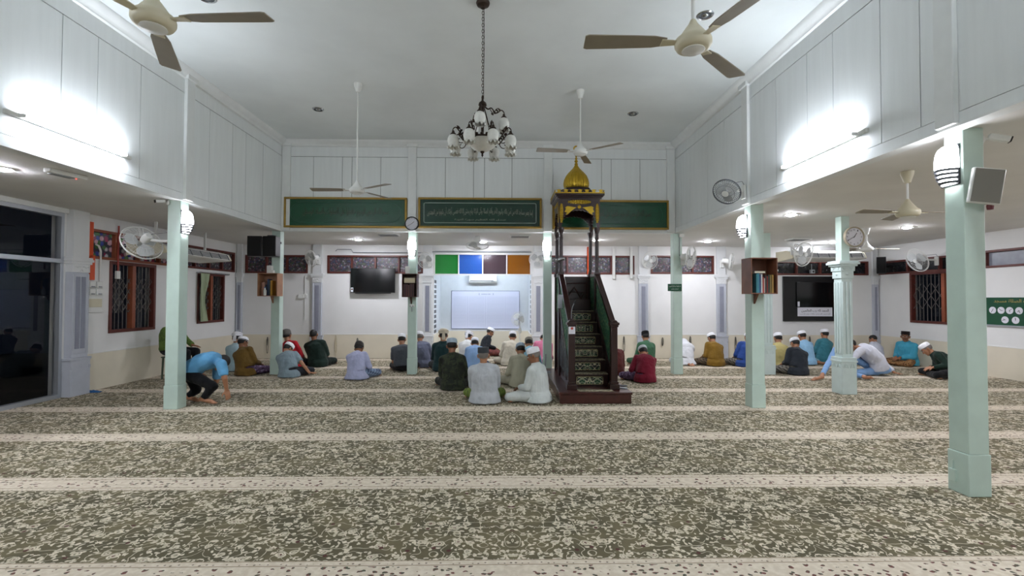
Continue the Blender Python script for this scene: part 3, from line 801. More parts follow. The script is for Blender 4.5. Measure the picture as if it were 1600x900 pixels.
def green_board(x0, x1, z0, z1, label, mid):
    cx, cz = (x0+x1)/2, (z0+z1)/2; W, H = x1-x0, z1-z0
    o = thing('calligraphy_board', label, 'wall board', (cx, HB, cz), group='green calligraphy boards')
    MB().box(-W/2+.02, W/2-.02, -.035, -.002, -H/2+.02, H/2-.02).build('panel', M_green2 if mid else M_green, o)
    t = .042; b = MB()
    b.box(-W/2, W/2, -.06, -.001, -H/2, -H/2+t).box(-W/2, W/2, -.06, -.001, H/2-t, H/2).box(-W/2, -W/2+t, -.06, -.001, -H/2+t, H/2-t).box(W/2-t, W/2, -.06, -.001, -H/2+t, H/2-t)
    b.build('frame', M_goldf, o, bevel=.008)
    b = MB()
    if mid:
        ribbon(b, rrect(-W/2+.115, W/2-.115, -H/2+.11, H/2-.11, .03), .014, -.037, -.037)
        b.build('border_line', M_line, o)
        text_mesh('script', arabic('إنما يعمر مساجد الله من آمن بالله واليوم الآخر وأقام الصلاة وآتى الزكاة ولم يخش إلا الله فعسى أولئك أن يكونوا من المهتدين'), W-.36, .19, M_script, o, (0, -.037, .035), bold=.0, arc=.035)
        text_mesh('script', arabic('صدق الله العظيم سورة التوبة'), 1.05, .05, M_script, o, (.0, -.037, -.14))
    else:
        r = (H-.22)/2
        ribbon(b, rrect(-W/2+.13, W/2-.13, -H/2+.11, H/2-.11, r-.01, 12), .007, -.037, -.037)
        b.build('border_line', M_line2, o)
        text_mesh('script', arabic('بسم الله الرحمن الرحيم حافظوا على الصلوات والصلاة الوسطى'), W-.75, .2, M_script2, o, (0, -.037, 0))
    return o
green_board(-4.43, -1.95, 2.98, 3.60, 'left green calligraphy board in a gold frame with rounded faint border line', False)
green_board(-1.72, .80, 2.985, 3.61, 'middle dark green calligraphy board with silver script and bright border line', True)
green_board(1.02, 3.42, 2.975, 3.58, 'right green calligraphy board in a gold frame, partly behind the pulpit', False)

# ---------------------------------------------------------------- clocks
def clock(loc, r, label, rim, hour, minute, rotz=0, face=M_paper, rimw=.12, nums=True):
    o = thing('wall_clock', label, 'clock', loc, rotz)
    b = MB(); b.M = Matrix.Rotation(PI/2, 4, 'X')
    b.lathe([(r*.86, .0), (r, .0), (r, .035), (r*.95, .045), (r*(1-rimw), .036), (r*(1-rimw), .02)], 40); b.build('rim', rim, o)
    b = MB(); b.M = Matrix.Rotation(PI/2, 4, 'X'); b.lathe([(0, .001), (r*.95, .001), (r*.95, .026), (0, .026)], 40); b.build('dial', face, o)
    for ang, L, w_ in ((hour*30, .45, .05), (minute*6, .68, .035)):
        a = rad(90-ang); h = MB()
        h.M = Matrix.Translation((0, -.029, 0)) @ Matrix.Rotation(-a, 4, 'Y')
        h.box(-r*.1, r*L, -.0015, .0015, -r*w_/2, r*w_/2); h.build('hand', M_ink, o)
    for k in range(1, 13):
        a = rad(90-30*k); rr = r*.70
        if nums: text_mesh('numeral', str(k), r*.1 if k < 10 else r*.17, r*.16, M_ink, o, (rr*math.cos(a), -.0265, rr*math.sin(a)), depth=.0006)
        else:
            t = MB(); t.M = Matrix.Translation((rr*1.08*math.cos(a), -.027, rr*1.08*math.sin(a))) @ Matrix.Rotation(-a, 4, 'Y'); t.box(-r*.05, r*.05, -.001, .001, -r*.012, r*.012); t.build('hour_mark', M_ink, o)
    return o
clock((-1.84, 9.76, 3.065), .145, 'black-rimmed round clock between the left and middle green boards', M_black, 1.6, 40, nums=False, rimw=.16)
clock((5.745, 7.735, 2.575), .168, 'round clock with tan rim on the ornate mint column', mat('clock_rim', '#a49b86', .4, metal=.3), 1.07, 40, rimw=.13)

# ---------------------------------------------------------------- green prayer-time board, right wall
def prayer_board():
    o = thing('prayer_time_board', 'green board with six small round clock faces on the right wall', 'notice board', (XR, 9.13, 1.325), -PI/2)
    MB().box(-.52, .52, -.03, -.002, -.275, .275).build('panel', M_green, o, bevel=.003)
    MB().box(-.53, .53, -.04, -.002, -.295, -.272).build('ledge', M_alu, o)
    text_mesh('script', arabic('اوقات الصلاة مسجد'), .78, .085, mat('script_gold', '#a4924a', .5), o, (.06, -.031, .20))
    n = 0
    for x, z in ((-.355, .02), (-.19, .02), (-.03, .02), (.14, .02), (-.12, -.165), (.075, -.165), (.3, .02)):
        if n == 6: break
        d = MB(); d.M = Matrix.Translation((x, -.031, z)) @ Matrix.Rotation(PI/2, 4, 'X'); d.lathe([(0, 0), (.068, 0), (.068, .004), (0, .004)], 28)
        dd = d.build('clock_face', M_paper, o)
        for ang, L in ((n*67+300, .035), (n*101+120, .052)):
            h = MB(); h.M = Matrix.Translation((x, -.0365, z)) @ Matrix.Rotation(rad(ang), 4, 'Y'); h.box(-.01, L, -.001, .001, -.004, .004); h.build('hand', M_ink, dd)
        n += 1
    return o
prayer_board()

# ---------------------------------------------------------------- small green sign
o = thing('name_sign', 'small green sign with pale script on a mint column', 'sign', (3.56, 9.855, 1.79))
MB().box(-.145, .145, -.015, 0, -.075, .075).build('plate', M_green, o, bevel=.003)
text_mesh('script', arabic('ادخلوها بسلام آمنين'), .24, .045, M_line, o, (0, -.016, .025)); text_mesh('script', arabic('السلام عليكم'), .14, .03, M_line, o, (0, -.016, -.035))

# ---------------------------------------------------------------- televisions and boards
x0, x1 = at(548, 440, Y=12.35).x, at(617, 440, Y=12.35).x; zt, zb = at(580, 419, Y=12.35).z, at(580, 457.5, Y=12.35).z
o = thing('television', 'black flat television on the back wall, left of the niche', 'television', ((x0+x1)/2, YW, (zt+zb)/2))
W, H = x1-x0, zt-zb
MB().box(-W/2, W/2, -.14, -.085, -H/2, H/2).build('casing', M_black, o, bevel=.006)
MB().box(-W/2+.012, W/2-.012, -.143, -.139, -H/2+.02, H/2-.012).build('screen', M_screen, o)
MB().box(-.25, .25, -.09, 0, -.15, .15).build('wall_mount', M_dgrey, o)
MB().box(-.45, .45, -.12, -.06, -H/2-.02, -H/2).build('speaker_bar', M_dgrey, o)
st = MB().box(-W/2+.01, -W/2+.07, -.1445, -.1435, -H/2+.02, -H/2+.13).build('energy_sticker', M_paper, o)
MB().lathe([(0, 0), (.022, 0)], 14, (0, 0, 0)).build('sticker_dot', mat('sticker_red', '#b8483a', .5), st).matrix_local = Matrix.Translation((-W/2+.04, -.146, -H/2+.09)) @ Matrix.Rotation(PI/2, 4, 'X')
x0, x1 = 7.36, 8.87; z0, z1 = .98, 2.19
o = thing('display_board', 'large black board with built-in screen on the back wall, right', 'display board', ((x0+x1)/2, YW-.003, 1.585))
MB().box(-.755, .755, -.05, 0, -.605, .57).build('panel', mat('black_laminate', '#07080a', .25), o, bevel=.004)
MB().box(-.42, .62, -.085, -.05, -.23, .42).build('television', M_screen, o, bevel=.005)
stk = MB().box(-.405, -.35, -.087, -.085, -.22, -.09).build('energy_sticker', M_paper, o)
pl = MB().box(-.39, .53, -.06, -.05, -.475, -.245).build('white_plate', M_paper, o, bevel=.002)
text_mesh('script', arabic('الحمد لله رب العالمين'), .72, .085, M_ink, pl, (.07, -.061, -.33)); text_mesh('script', arabic('الرحمن الرحيم مالك يوم الدين'), .8, .03, M_ink, pl, (.07, -.061, -.42))
o = thing('wall_camera', 'small grey camera on the band above the large black board', 'camera', (8.12, YW-.02, 2.28))
MB().box(-.05, .05, -.09, 0, -.05, .05).build('body', M_grey, o, bevel=.008); b = MB(); b.M = Matrix.Translation((0, -.09, 0)) @ Matrix.Rotation(PI/2, 4, 'X'); b.lathe([(0, 0), (.025, 0), (.022, .012), (0, .008)], 16); b.build('lens', M_black, o)
MB().tube([(0, -.02, .05), (0, -.02, .2)], .008, 6).build('bracket', M_grey, o)

# niche chart
x0, x1 = at(706, 480, Y=YN-.02).x, at(811, 480, Y=YN-.02).x; zt, zb = at(758, 455, Y=YN-.02).z, at(758, 513, Y=YN-.02).z
W, H = x1-x0, zt-zb
o = thing('whiteboard', 'pale lilac ruled chart board on the niche back wall', 'chart board', ((x0+x1)/2, YN, (zt+zb)/2))
MB().box(-W/2, W/2, -.02, -.001, -H/2, H/2).build('board', mat('chart_lilac', '#dcdff2', .5), o)
b = MB(); t = .014
b.box(-W/2-t, W/2+t, -.028, -.001, H/2, H/2+t).box(-W/2-t, W/2+t, -.028, -.001, -H/2-t, -H/2).box(-W/2-t, -W/2, -.028, -.001, -H/2, H/2).box(W/2, W/2+t, -.028, -.001, -H/2, H/2)
b.build('frame', mat('chart_frame', '#7f86a0', .5), o)
b = MB(); M_rule = mat('chart_rule', '#a9aecb', .6)
for k in range(21):
    z = H/2-.17-k*(H-.24)/20
    for c0, c1 in ((-W/2+.04, -W/2+.42), (-W/2+.48, -.03), (.03, W/2-.42), (W/2-.38, W/2-.04)): b.box(c0, c1, -.0215, -.02, z-.0025, z+.0025)
for x in (-W/2+.45, 0, W/2-.4): b.box(x-.0025, x+.0025, -.0215, -.02, -H/2+.04, H/2-.15)
b.build('ruled_lines', M_rule, o)
text_mesh('title', '[ SENARAI ]' if False else '[           ]', .42, .05, mat('chart_ink', '#8086a8', .6), o, (.02, -.021, H/2-.085))
b = MB(); rnd = random.Random(3)
for k in range(9): b.cbox((-.11+k*.03, -.021, H/2-.085), (.018, .001, .014+.012*rnd.random()))
b.build('title_marks', MATS['chart_ink'], o)

# stained glass header of the niche
o = bpy.data.objects.new('window_14', None); C.objects.link(o); o.location = (0, YW+.035, 0); o['kind'] = 'structure'
gx0, gx1, gz0, gz1 = NX0+.0, NX1-.0, 2.16, 2.72
b = MB(); t = .03
b.box(gx0, gx1, -.04, .04, gz0, gz0+t).box(gx0, gx1, -.04, .04, gz1-t, gz1)
for k in range(5): c = gx0+t/2+(gx1-gx0-t)*k/4; b.box(c-t/2, c+t/2, -.04, .04, gz0, gz1)
b.build('frame', M_white, o, bevel=.003)
for k, (c1, tr) in enumerate((('#158a32', .45), ('#2d62b8', .45), ('#4c3b42', .45), ('#9a5c08', .45))):
    a0 = gx0+t+(gx1-gx0-t)*k/4; a1 = gx0+(gx1-gx0-t)*(k+1)/4
    MB().box(a0, a1, -.005, .005, gz0+t, gz1-t).build('pane', stainglass('stained_pane_%s' % 'green blue plum amber'.split()[k], c1, c1, tr*.8), o)
struct('trim_22', MB().box(NX0, NX1, YW, YW+.06, 2.72, 2.79), M_trimw)
# ---------------------------------------------------------------- air conditioners
def split_ac(loc, rotz, W, H, D, label, louv=2):
    o = thing('air_conditioner', label, 'air conditioner', loc, rotz)
    prof = [(0, H/2), (-D*.8, H/2), (-D, H*.36), (-D, -H*.3), (-D*.75, -H/2), (0, -H/2)]
    MB().prism(prof, -W/2, W/2, 'x').build('casing', M_white, o, bevel=.012)
    MB().box(-W/2+.04, W/2-.1, -D-.003, -D+.001, -H*.27, -H*.21).build('air_slot', M_dgrey, o)
    MB().box(-W/2+.03, W/2-.03, -D-.002, -D+.001, H*.30, H*.33).build('panel_seam', M_grey, o)
    MB().box(W*.3, W*.42, -D-.003, -D+.001, -H*.35, -H*.3).build('display', M_dgrey, o)
    return o
split_ac((-.56, YN, 2.12), 0, .80, .26, .2, 'small split air conditioner on the niche back wall')
def ceiling_ac(loc, rotz, W, label):
    """long under-ceiling unit, sloping nose toward -y"""
    o = thing('air_conditioner', label, 'air conditioner', loc, rotz)
    prof = [(.3, .12), (-.12, .12), (-.34, .06), (-.40, -.06), (-.36, -.08), (.3, -.12)]
    MB().prism(prof, -W/2, W/2, 'x').build('casing', M_white, o, bevel=.012)
    f = MB()
    for k in range(4):
        z = .04-k*.026; y = -.34-(.06-z)*.5
        f.box(-W/2+.08, W/2-.08, y-.012, y+.004, z-.007, z+.005)
    for k in range(7):
        x = -W/2+.08+(W-.16)*k/6; f.prism([(-.335, .055), (-.352, .055), (-.41, -.055), (-.39, -.055)], x-.006, x+.006, 'x')
    f.build('outlet_louvres', M_dgrey, o)
    for s in (-1, 1):
        MB().prism([(p[0]*1.02, p[1]*1.04) for p in prof], s*W/2-.012, s*W/2+.012, 'x').build('end_cap', M_cream, o, bevel=.005)
        MB().box(s*W*.36-.015, s*W*.36+.015, -.02, .02, .12, ZW-loc[2]).build('hanger_rod', M_white, o)
    return o
ceiling_ac((-6.30, 9.55, 2.42), PI/2, 2.0, 'long ceiling air conditioner by the left windows behind the mint column')
ceiling_ac((7.72, 11.55, 2.60), 0, 1.75, 'long ceiling air conditioner above the large black board')

# ---------------------------------------------------------------- loudspeakers
def loudspeaker(loc, rotz, label, W=.27, H=.40, D=.24, rot=None):
    o = thing('loudspeaker', label, 'loudspeaker', loc, rotz)
    MB().prism([(-W/2, 0), (W/2, 0), (W*.36, D), (-W*.36, D)], -H/2, H/2, 'z').build('cabinet', M_black, o, bevel=.008)
    MB().box(-W/2+.012, W/2-.012, -.008, .002, -H/2+.012, H/2-.012).build('grille', M_blackm, o, bevel=.003)
    return o
for x, l in ((-4.875, 'left one of the two black loudspeakers on the column'), (-4.585, 'right one of the two black loudspeakers on the column')):
    loudspeaker((x, 9.50, 2.57), rad(5 if x < -4.7 else -5), l)
o = thing('speaker_bracket', 'dark bracket holding the two black loudspeakers to the column', 'bracket', (-4.68, 9.86, 2.8))
MB().box(-.07, .07, -.1, 0, -.09, .02).build('plate', M_dgrey, o, bevel=.005); MB().box(-.33, .22, -.115, -.098, -.16, -.12).box(-.02, .02, -.115, -.02, -.16, -.02).build('arm', M_dgrey, o)
ls = loudspeaker((9.55, 11.9, 2.42), rad(-35), 'grey loudspeaker high in the back right corner', .2, .42, .2); MB().box(-.03, .03, .18, .55, -.03, .03).build('bracket', M_dgrey, ls)

# ---------------------------------------------------------------- book boxes with books
def book_box(loc, W, H, D, label, m, rotz=0, shelf=False):
    o = thing('book_box', label, 'shelf box', loc, rotz); t = .014
    MB().box(-W/2, -W/2+t, -D, 0, -H/2, H/2).build('side_panel', m, o, bevel=.002)
    MB().box(W/2-t, W/2, -D, 0, -H/2, H/2).build('side_panel', m, o, bevel=.002)
    MB().box(-W/2+t, W/2-t, -D, 0, H/2-t, H/2).build('top_panel', m, o, bevel=.002)
    MB().box(-W/2+t, W/2-t, -D, 0, -H/2, -H/2+t).build('bottom_panel', m, o, bevel=.002)
    MB().box(-W/2+t, W/2-t, -.008, 0, -H/2+t, H/2-t).build('back_panel', m, o)
    b = MB().prism([(0, -H/2), (-.1, -H/2), (0, -H/2-.14)], -.012, .012, 'x'); b.build('bracket', m, o)
    return o
def book(loc, th, H, D, m, label, lying=False, rotz=0, group='books in the column boxes'):
    o = thing('book', label, 'book', loc, rotz, group)
    b = MB()
    if lying: b.box(-H/2, H/2, -D/2, D/2, 0, .003).box(-H/2, H/2, -D/2, D/2, th-.003, th).box(-H/2, -H/2+.003, -D/2, D/2, 0, th); b.build('cover', m, o); MB().box(-H/2+.003, H/2-.004, -D/2+.004, D/2-.004, .003, th-.003).build('pages', M_pages, o)
    else: b.box(-th/2, -th/2+.003, -D/2, D/2, 0, H).box(th/2-.003, th/2, -D/2, D/2, 0, H).box(-th/2, th/2, -D/2, -D/2+.003, 0, H); b.build('cover', m, o); MB().box(-th/2+.003, th/2-.003, -D/2+.003, D/2-.004, .003, H-.004).build('pages', M_pages, o)
    return o
M_pages = mat('book_pages', '#cfc6ae', .8)
def bk(c): return mat('book_'+c.strip('#'), c, .5, var=.1)
def shelf_books(cx, y, z, specs, where, lean=0):
    x = cx
    for th, H, c, name in specs:
        if c: book((x+th/2, y, z), th, H, .14, bk(c), name+' book standing in the box '+where)
        x += th+.001
book_box((3.605, 6.80, 1.875), .37, .50, .27, 'large brown open book box on the mint column right of the pulpit', M_boxwood)
shelf_books(3.50, 6.62, 1.64, [(.022, .26, '#3d7f8a', 'teal'), (.022, .27, '#4a8fa0', 'light teal'), (.02, .25, '#39527e', 'blue'), (.022, .26, '#c9c9c4', 'white'), (.018, .22, '#b6473f', 'red'), (.014, .2, '#d8d0c4', 'cream'), (.026, .24, '#3a2c2a', 'dark brown'), (.014, .23, '#a03a30', 'dark red'), (.02, .25, '#2c3a34', 'black green'), (.028, .25, '#6b5a2c', 'olive'), (.03, .25, '#8a6a2c', 'gold brown')], 'right of the pulpit')
book((3.56, 6.62, 1.915), .025, .15, .12, bk('#d9d6cc'), 'white book lying on top of the standing books, right box', True)
book_box((-4.66, 9.855, 1.815), .39, .46, .25, 'brown open book box on the column with the loudspeakers', M_boxwood2)
shelf_books(-4.82, 9.77, 1.60, [(.03, .26, '#b98a78', 'pinkish'), (.03, .27, '#c79a86', 'pale pink'), (.02, .2, None, ''), (.03, .22, '#22242c', 'black'), (.03, .33, '#2d3f5c', 'dark blue'), (.03, .3, '#3c4a50', 'slate'), (.04, .3, '#b9892c', 'yellow')], 'below the loudspeakers')
o = thing('spray_bottle', 'small white bottle in the book box below the loudspeakers', 'bottle', (-4.72, 9.64, 1.60))
MB().lathe([(0, 0), (.028, 0), (.03, .02), (.03, .1), (.014, .125), (.014, .15), (0, .15)], 18).build('body', M_white, o); MB().lathe([(.016, .148), (.016, .17), (0, .172)], 14).build('cap', mat('cap_blue', '#5d7fb0', .4), o)
book_box((-1.86, 9.86, 1.81), .30, .47, .23, 'dark open book box on the column left of the niche', mat('box_wood_dark', '#4a2c22', .5, var=.2))
shelf_books(-1.985, 9.72, 1.59, [(.024, .25, '#4a2424', 'maroon'), (.022, .26, '#2a2024', 'black'), (.024, .24, '#5c2a2a', 'dark red'), (.026, .25, '#3a2020', 'brown'), (.02, .23, '#6b3a34', 'reddish'), (.024, .25, '#2c1c1c', 'dark'), (.024, .25, '#552828', 'wine'), (.026, .24, '#33201f', 'umber'), (.02, .25, '#482222', 'plum')], 'left of the niche')
for k, (c, n) in enumerate((('#8a6a4a', 'brown'), ('#b39a6a', 'tan'), ('#c9b48a', 'cream'), ('#7a5a40', 'dark tan'))):
    book((-1.86, 9.73, 1.86+k*.026), .025, .22, .16, bk(c), n+' book lying on the standing books, box left of the niche', True)
o = thing('wall_clock_box', 'small white box on top of the book box below the loudspeakers', 'small box', (-4.70, 9.80, 2.045)); MB().box(-.05, .05, -.05, .04, 0, .16).box(-.02, .09, -.06, .02, 0, .07).build('body', M_white, o, bevel=.01)
o = thing('switch_box', 'white box on top of the book box left of the niche', 'small box', (-1.93, 9.80, 2.05)); MB().box(-.04, .04, -.05, .04, 0, .15).build('body', M_white, o, bevel=.01)

# ---------------------------------------------------------------- things on the nearest column
def cctv(loc, rotz, label, s=1.0, pitch=12):
    o = thing('security_camera', label, 'security camera', loc, rotz)
    b = MB(); b.M = Matrix.Rotation(PI/2, 4, 'X'); b.lathe([(0, 0), (.05*s, 0), (.05*s, .015), (.03*s, .025), (0, .028)], 20); b.build('mount', M_white, o)
    MB().tube([(0, -.02, 0), (0, -.06*s, .0), (0, -.09*s, .01)], .014*s, 8).build('arm', M_white, o)
    h = MB(); h.M = Matrix.Translation((0, -.10*s, .01)) @ Matrix.Rotation(rad(pitch), 4, 'X')
    h.box(-.035*s, .035*s, -.13*s, .04*s, -.03*s, .03*s); hh = h.build('housing', M_white, o, bevel=.012*s)
    l = MB(); l.M = h.M; l.box(-.033*s, .033*s, -.14*s, -.125*s, -.028*s, .028*s); l.build('lens_face', M_black, hh, bevel=.004)
    return o
cctv((3.86, 3.78, 2.845), rad(62), 'white security camera on the nearest mint column', .8, 20)
MB().tube([(3.86, 3.80, 2.93), (3.87, 3.79, 2.9), (3.845, 3.80, 2.86)], .004, 6).build('camera_cable', M_dgrey, bpy.data.objects['security_camera']).matrix_parent_inverse = Matrix.Identity(4)
bpy.data.objects['camera_cable'].matrix_world = Matrix.Identity(4)
cctv((-4.68, 6.79, 2.88), rad(-35), 'dark security camera on the left mint column', .7, 10)
o = thing('panel_speaker', 'white tilted flat panel on the nearest mint column', 'wall panel', (3.79, 3.70, 2.44), rot=(rad(0), rad(9), rad(-16)))
b = MB(); b.box(-.105, .105, -.06, -.02, -.14, .14); b.build('panel', M_white, o, bevel=.01)
MB().box(-.096, .096, -.064, -.059, -.131, .131).build('front_plate', mat('panel_grey_front', '#7f7c74', .5), o, bevel=.003)
MB().box(-.03, .03, -.03, .02, -.04, .04).build('bracket', M_white, o)
o = thing('red_beacon', 'small dark red lamp below the tilted panel on the nearest column', 'beacon', (3.85, 3.70, 2.26))
MB().lathe([(0, 0), (.02, .003), (.024, .03), (.02, .05), (0, .052)], 16).build('dome', mat('dark_red', '#6b2027', .35), o); MB().box(-.012, .012, 0, .04, .05, .07).build('mount', M_dgrey, o)

# ---------------------------------------------------------------- ceiling plates, emergency light
o = thing('emergency_light', 'white emergency light with red indicator on the left low ceiling', 'emergency light', (-4.80, 5.35, ZW), rad(78))
MB().box(-.19, .19, -.05, .05, -.05, 0).build('housing', M_white, o, bevel=.012)
MB().box(-.16, .06, -.036, .036, -.062, -.048).build('diffuser', M_grey, o, bevel=.005)
MB().ell((.1, 0, -.052), (.008, .008, .006)).build('indicator', emit('red_indicator', '#ff3020', 2), o)
for x, y, l in ((6.72, 10.75, 'white ceiling vent right of the book box column'), (-2.45, 10.3, 'white ceiling plate above the television'), (.38, 10.45, 'white ceiling plate in front of the niche, right')):
    o = thing('ceiling_vent', l, 'ceiling vent', (x, y, ZW)); MB().box(-.22, .22, -.16, .16, -.03, 0).build('frame', M_white, o, bevel=.008)
    b = MB(); [b.box(-.19, .19, -.13+.05*k, -.105+.05*k, -.036, -.028) for k in range(6)]; b.build('slats', M_grey, o)

# ---------------------------------------------------------------- switch board, orange conduits, curtain on left wall
o = thing('switch_board', 'white electric switch board with four switches on the left wall', 'switch board', (XL, 8.14, 1.56), PI/2)
MB().box(-.17, .17, -.03, 0, -.26, .26).build('back_board', M_white, o, bevel=.005)
for i in range(2):
    for j in range(2):
        s = MB().box(-.13+i*.14, -.01+i*.14, -.065, -.028, .03+j*.12, .135+j*.12).build('switch', M_white, o, bevel=.008); MB().box(-.1+i*.14, -.04+i*.14, -.075, -.062, .04+j*.12, .06+j*.12).build('rocker', M_grey, s)
MB().box(-.14, .14, -.045, -.028, -.17, -.03).build('fuse_row', M_cream, o, bevel=.004)
MB().tube([(.12, -.02, .26), (.12, -.02, .78), (.08, -.02, .86), (.02, -.02, .88)], .016, 8).build('conduit', M_white, o)
o = thing('orange_conduit', 'wide orange trunking on the left wall above the switch board', 'conduit', (XL, 8.07, 2.3)); MB().box(0, .05, -.05, .05, -.46, -.05).box(0, .05, -.09, .01, -.08, .5).build('trunking', M_orange, o, bevel=.004)
o = thing('red_conduit', 'thin red conduit on the left wall beside the flowered panes', 'conduit', (XL, 8.62, 2.4)); MB().tube([(.03, 0, -.4), (.03, 0, .42)], .014, 8).build('pipe', mat('red_pipe', '#9a3226', .45), o)
MB().box(0, .05, -.035, .035, -.52, -.38).build('switch', M_white, o, bevel=.006)
o = thing('curtain', 'pale green curtain gathered at the left edge of the small left window', 'curtain', (XL+.09, 10.93, 2.1))
rings = []
for i in range(9):
    z = -i*.135; w_ = .17*(1-.55*math.sin(PI*min(1, i/8*.9))**2)+.02
    rings.append([(.012+.022*math.sin(k*1.9+i*.2)+dx, -.09+w_*k/12*1.6, z) for k in range(13) for dx in (0,)]+[(.02+.022*math.sin(k*1.9+i*.2), -.09+w_*k/12*1.6, z) for k in range(12, -1, -1)])
MB().rings(rings).build('cloth', mat('curtain_cloth', '#a9b596', .85, var=.1, stretch=(1, 6, .3)), o)
MB().tube([(0, -.12, .02), (0, 1.05, .02)], .012, 8).build('rod', M_chrome, o)
for yy in (-.08, 1.0): MB().box(-.09, .01, yy-.012, yy+.012, .0, .03).build('rod_bracket', M_chrome, o)
# small pipes and sockets on the walls
o = thing('wall_conduit', 'white conduit with socket beside the pilaster left of the television', 'conduit', (-5.08, YW, 1.9)); MB().tube([(0, -.02, .22), (0, -.02, -.9)], .012, 8).build('pipe', M_white, o); MB().box(-.17, -.02, -.05, 0, -.36, -.26).box(-.02, .05, -.04, 0, -.35, -.24).build('socket', M_white, o, bevel=.008)
for x, l in ((2.90, 'white vertical trunking right of the pulpit, nearer the pulpit'), (3.36, 'white vertical trunking left of the pilaster right of the pulpit')):
    o = thing('wall_trunking', l, 'trunking', (x, YW, 2.4)); MB().box(-.035, .035, -.06, 0, -.33, .5).build('body', M_white, o, bevel=.006)
o = thing('orange_post', 'orange upright pipe on the back wall seen through the pulpit', 'conduit', (2.24, YW, 2.45)); MB().tube([(0, -.045, -.3), (0, -.045, .45)], .04, 10).build('pipe', M_orange, o)
o = thing('roof_pipe', 'grey pipe run along the top of the back wall left of the niche', 'pipe', (0, YW-.05, 2.76)); MB().tube([(-4.3, 0, 0), (-4.25, 0, .05), (-3.9, 0, .05), (-3.85, 0, -.03), (-2.1, 0, -.03), (-1.75, 0, .0), (.75, 0, .0)], .012, 6).build('pipe', M_grey, o)
# ---------------------------------------------------------------- prayer beads hanging on hooks
def beads(x, label, L=.3, m=M_black, z=.50, r=.022, pouch=True):
    o = thing('prayer_beads', label, 'prayer beads', (x, YW-.014, z), group='bead strings hooked on the back wall')
    MB().tube([(0, 0, .02), (0, -.03, .02), (0, -.035, .035)], .005, 6).build('hook', M_dgrey, o)
    n = 26; pts = [(r*math.sin(2*PI*k/n)*(1+.0), -.03, -L/2-.0+math.cos(2*PI*k/n)*L/2+.02) for k in range(n)]
    b = MB(); b.tube(pts, .0045, 6, close=True)
    for p_ in pts: b.ell(p_, (.0085, .0085, .0085), seg=6, rg=4)
    b.build('bead_string', m, o)
    if pouch: MB().ell((0, -.03, -.1), (.009, .009, .10), seg=8, rg=6).build('tassel', m, o)
for a in ((-6.01, 'black beads hanging behind the man in brown', .40, M_black, .52), (-4.27, 'pale bead loop hanging left of the television column', .42, mat('pale_bead', '#b5a98e', .5), .56),
          (-3.72, 'short black beads above the man in lavender', .25, M_black, .5), (3.16, 'black bead loop hanging just right of the pulpit', .38, M_black, .55), (4.17, 'black beads right of the man in green', .2, M_black, .52), (4.90, 'black beads above the white hooded figure', .22, M_black, .55),
          (5.97+.12, 'black bead loop left of the book box column', .38, M_black, .54), (8.05, 'dark beads between the two men in light blue and teal', .26, M_black, .55), (8.83, 'dark beads beside the ornate column', .26, M_black, .52)):
    beads(a[0], a[1], a[2], a[3], a[4], pouch=a[3] is M_black)

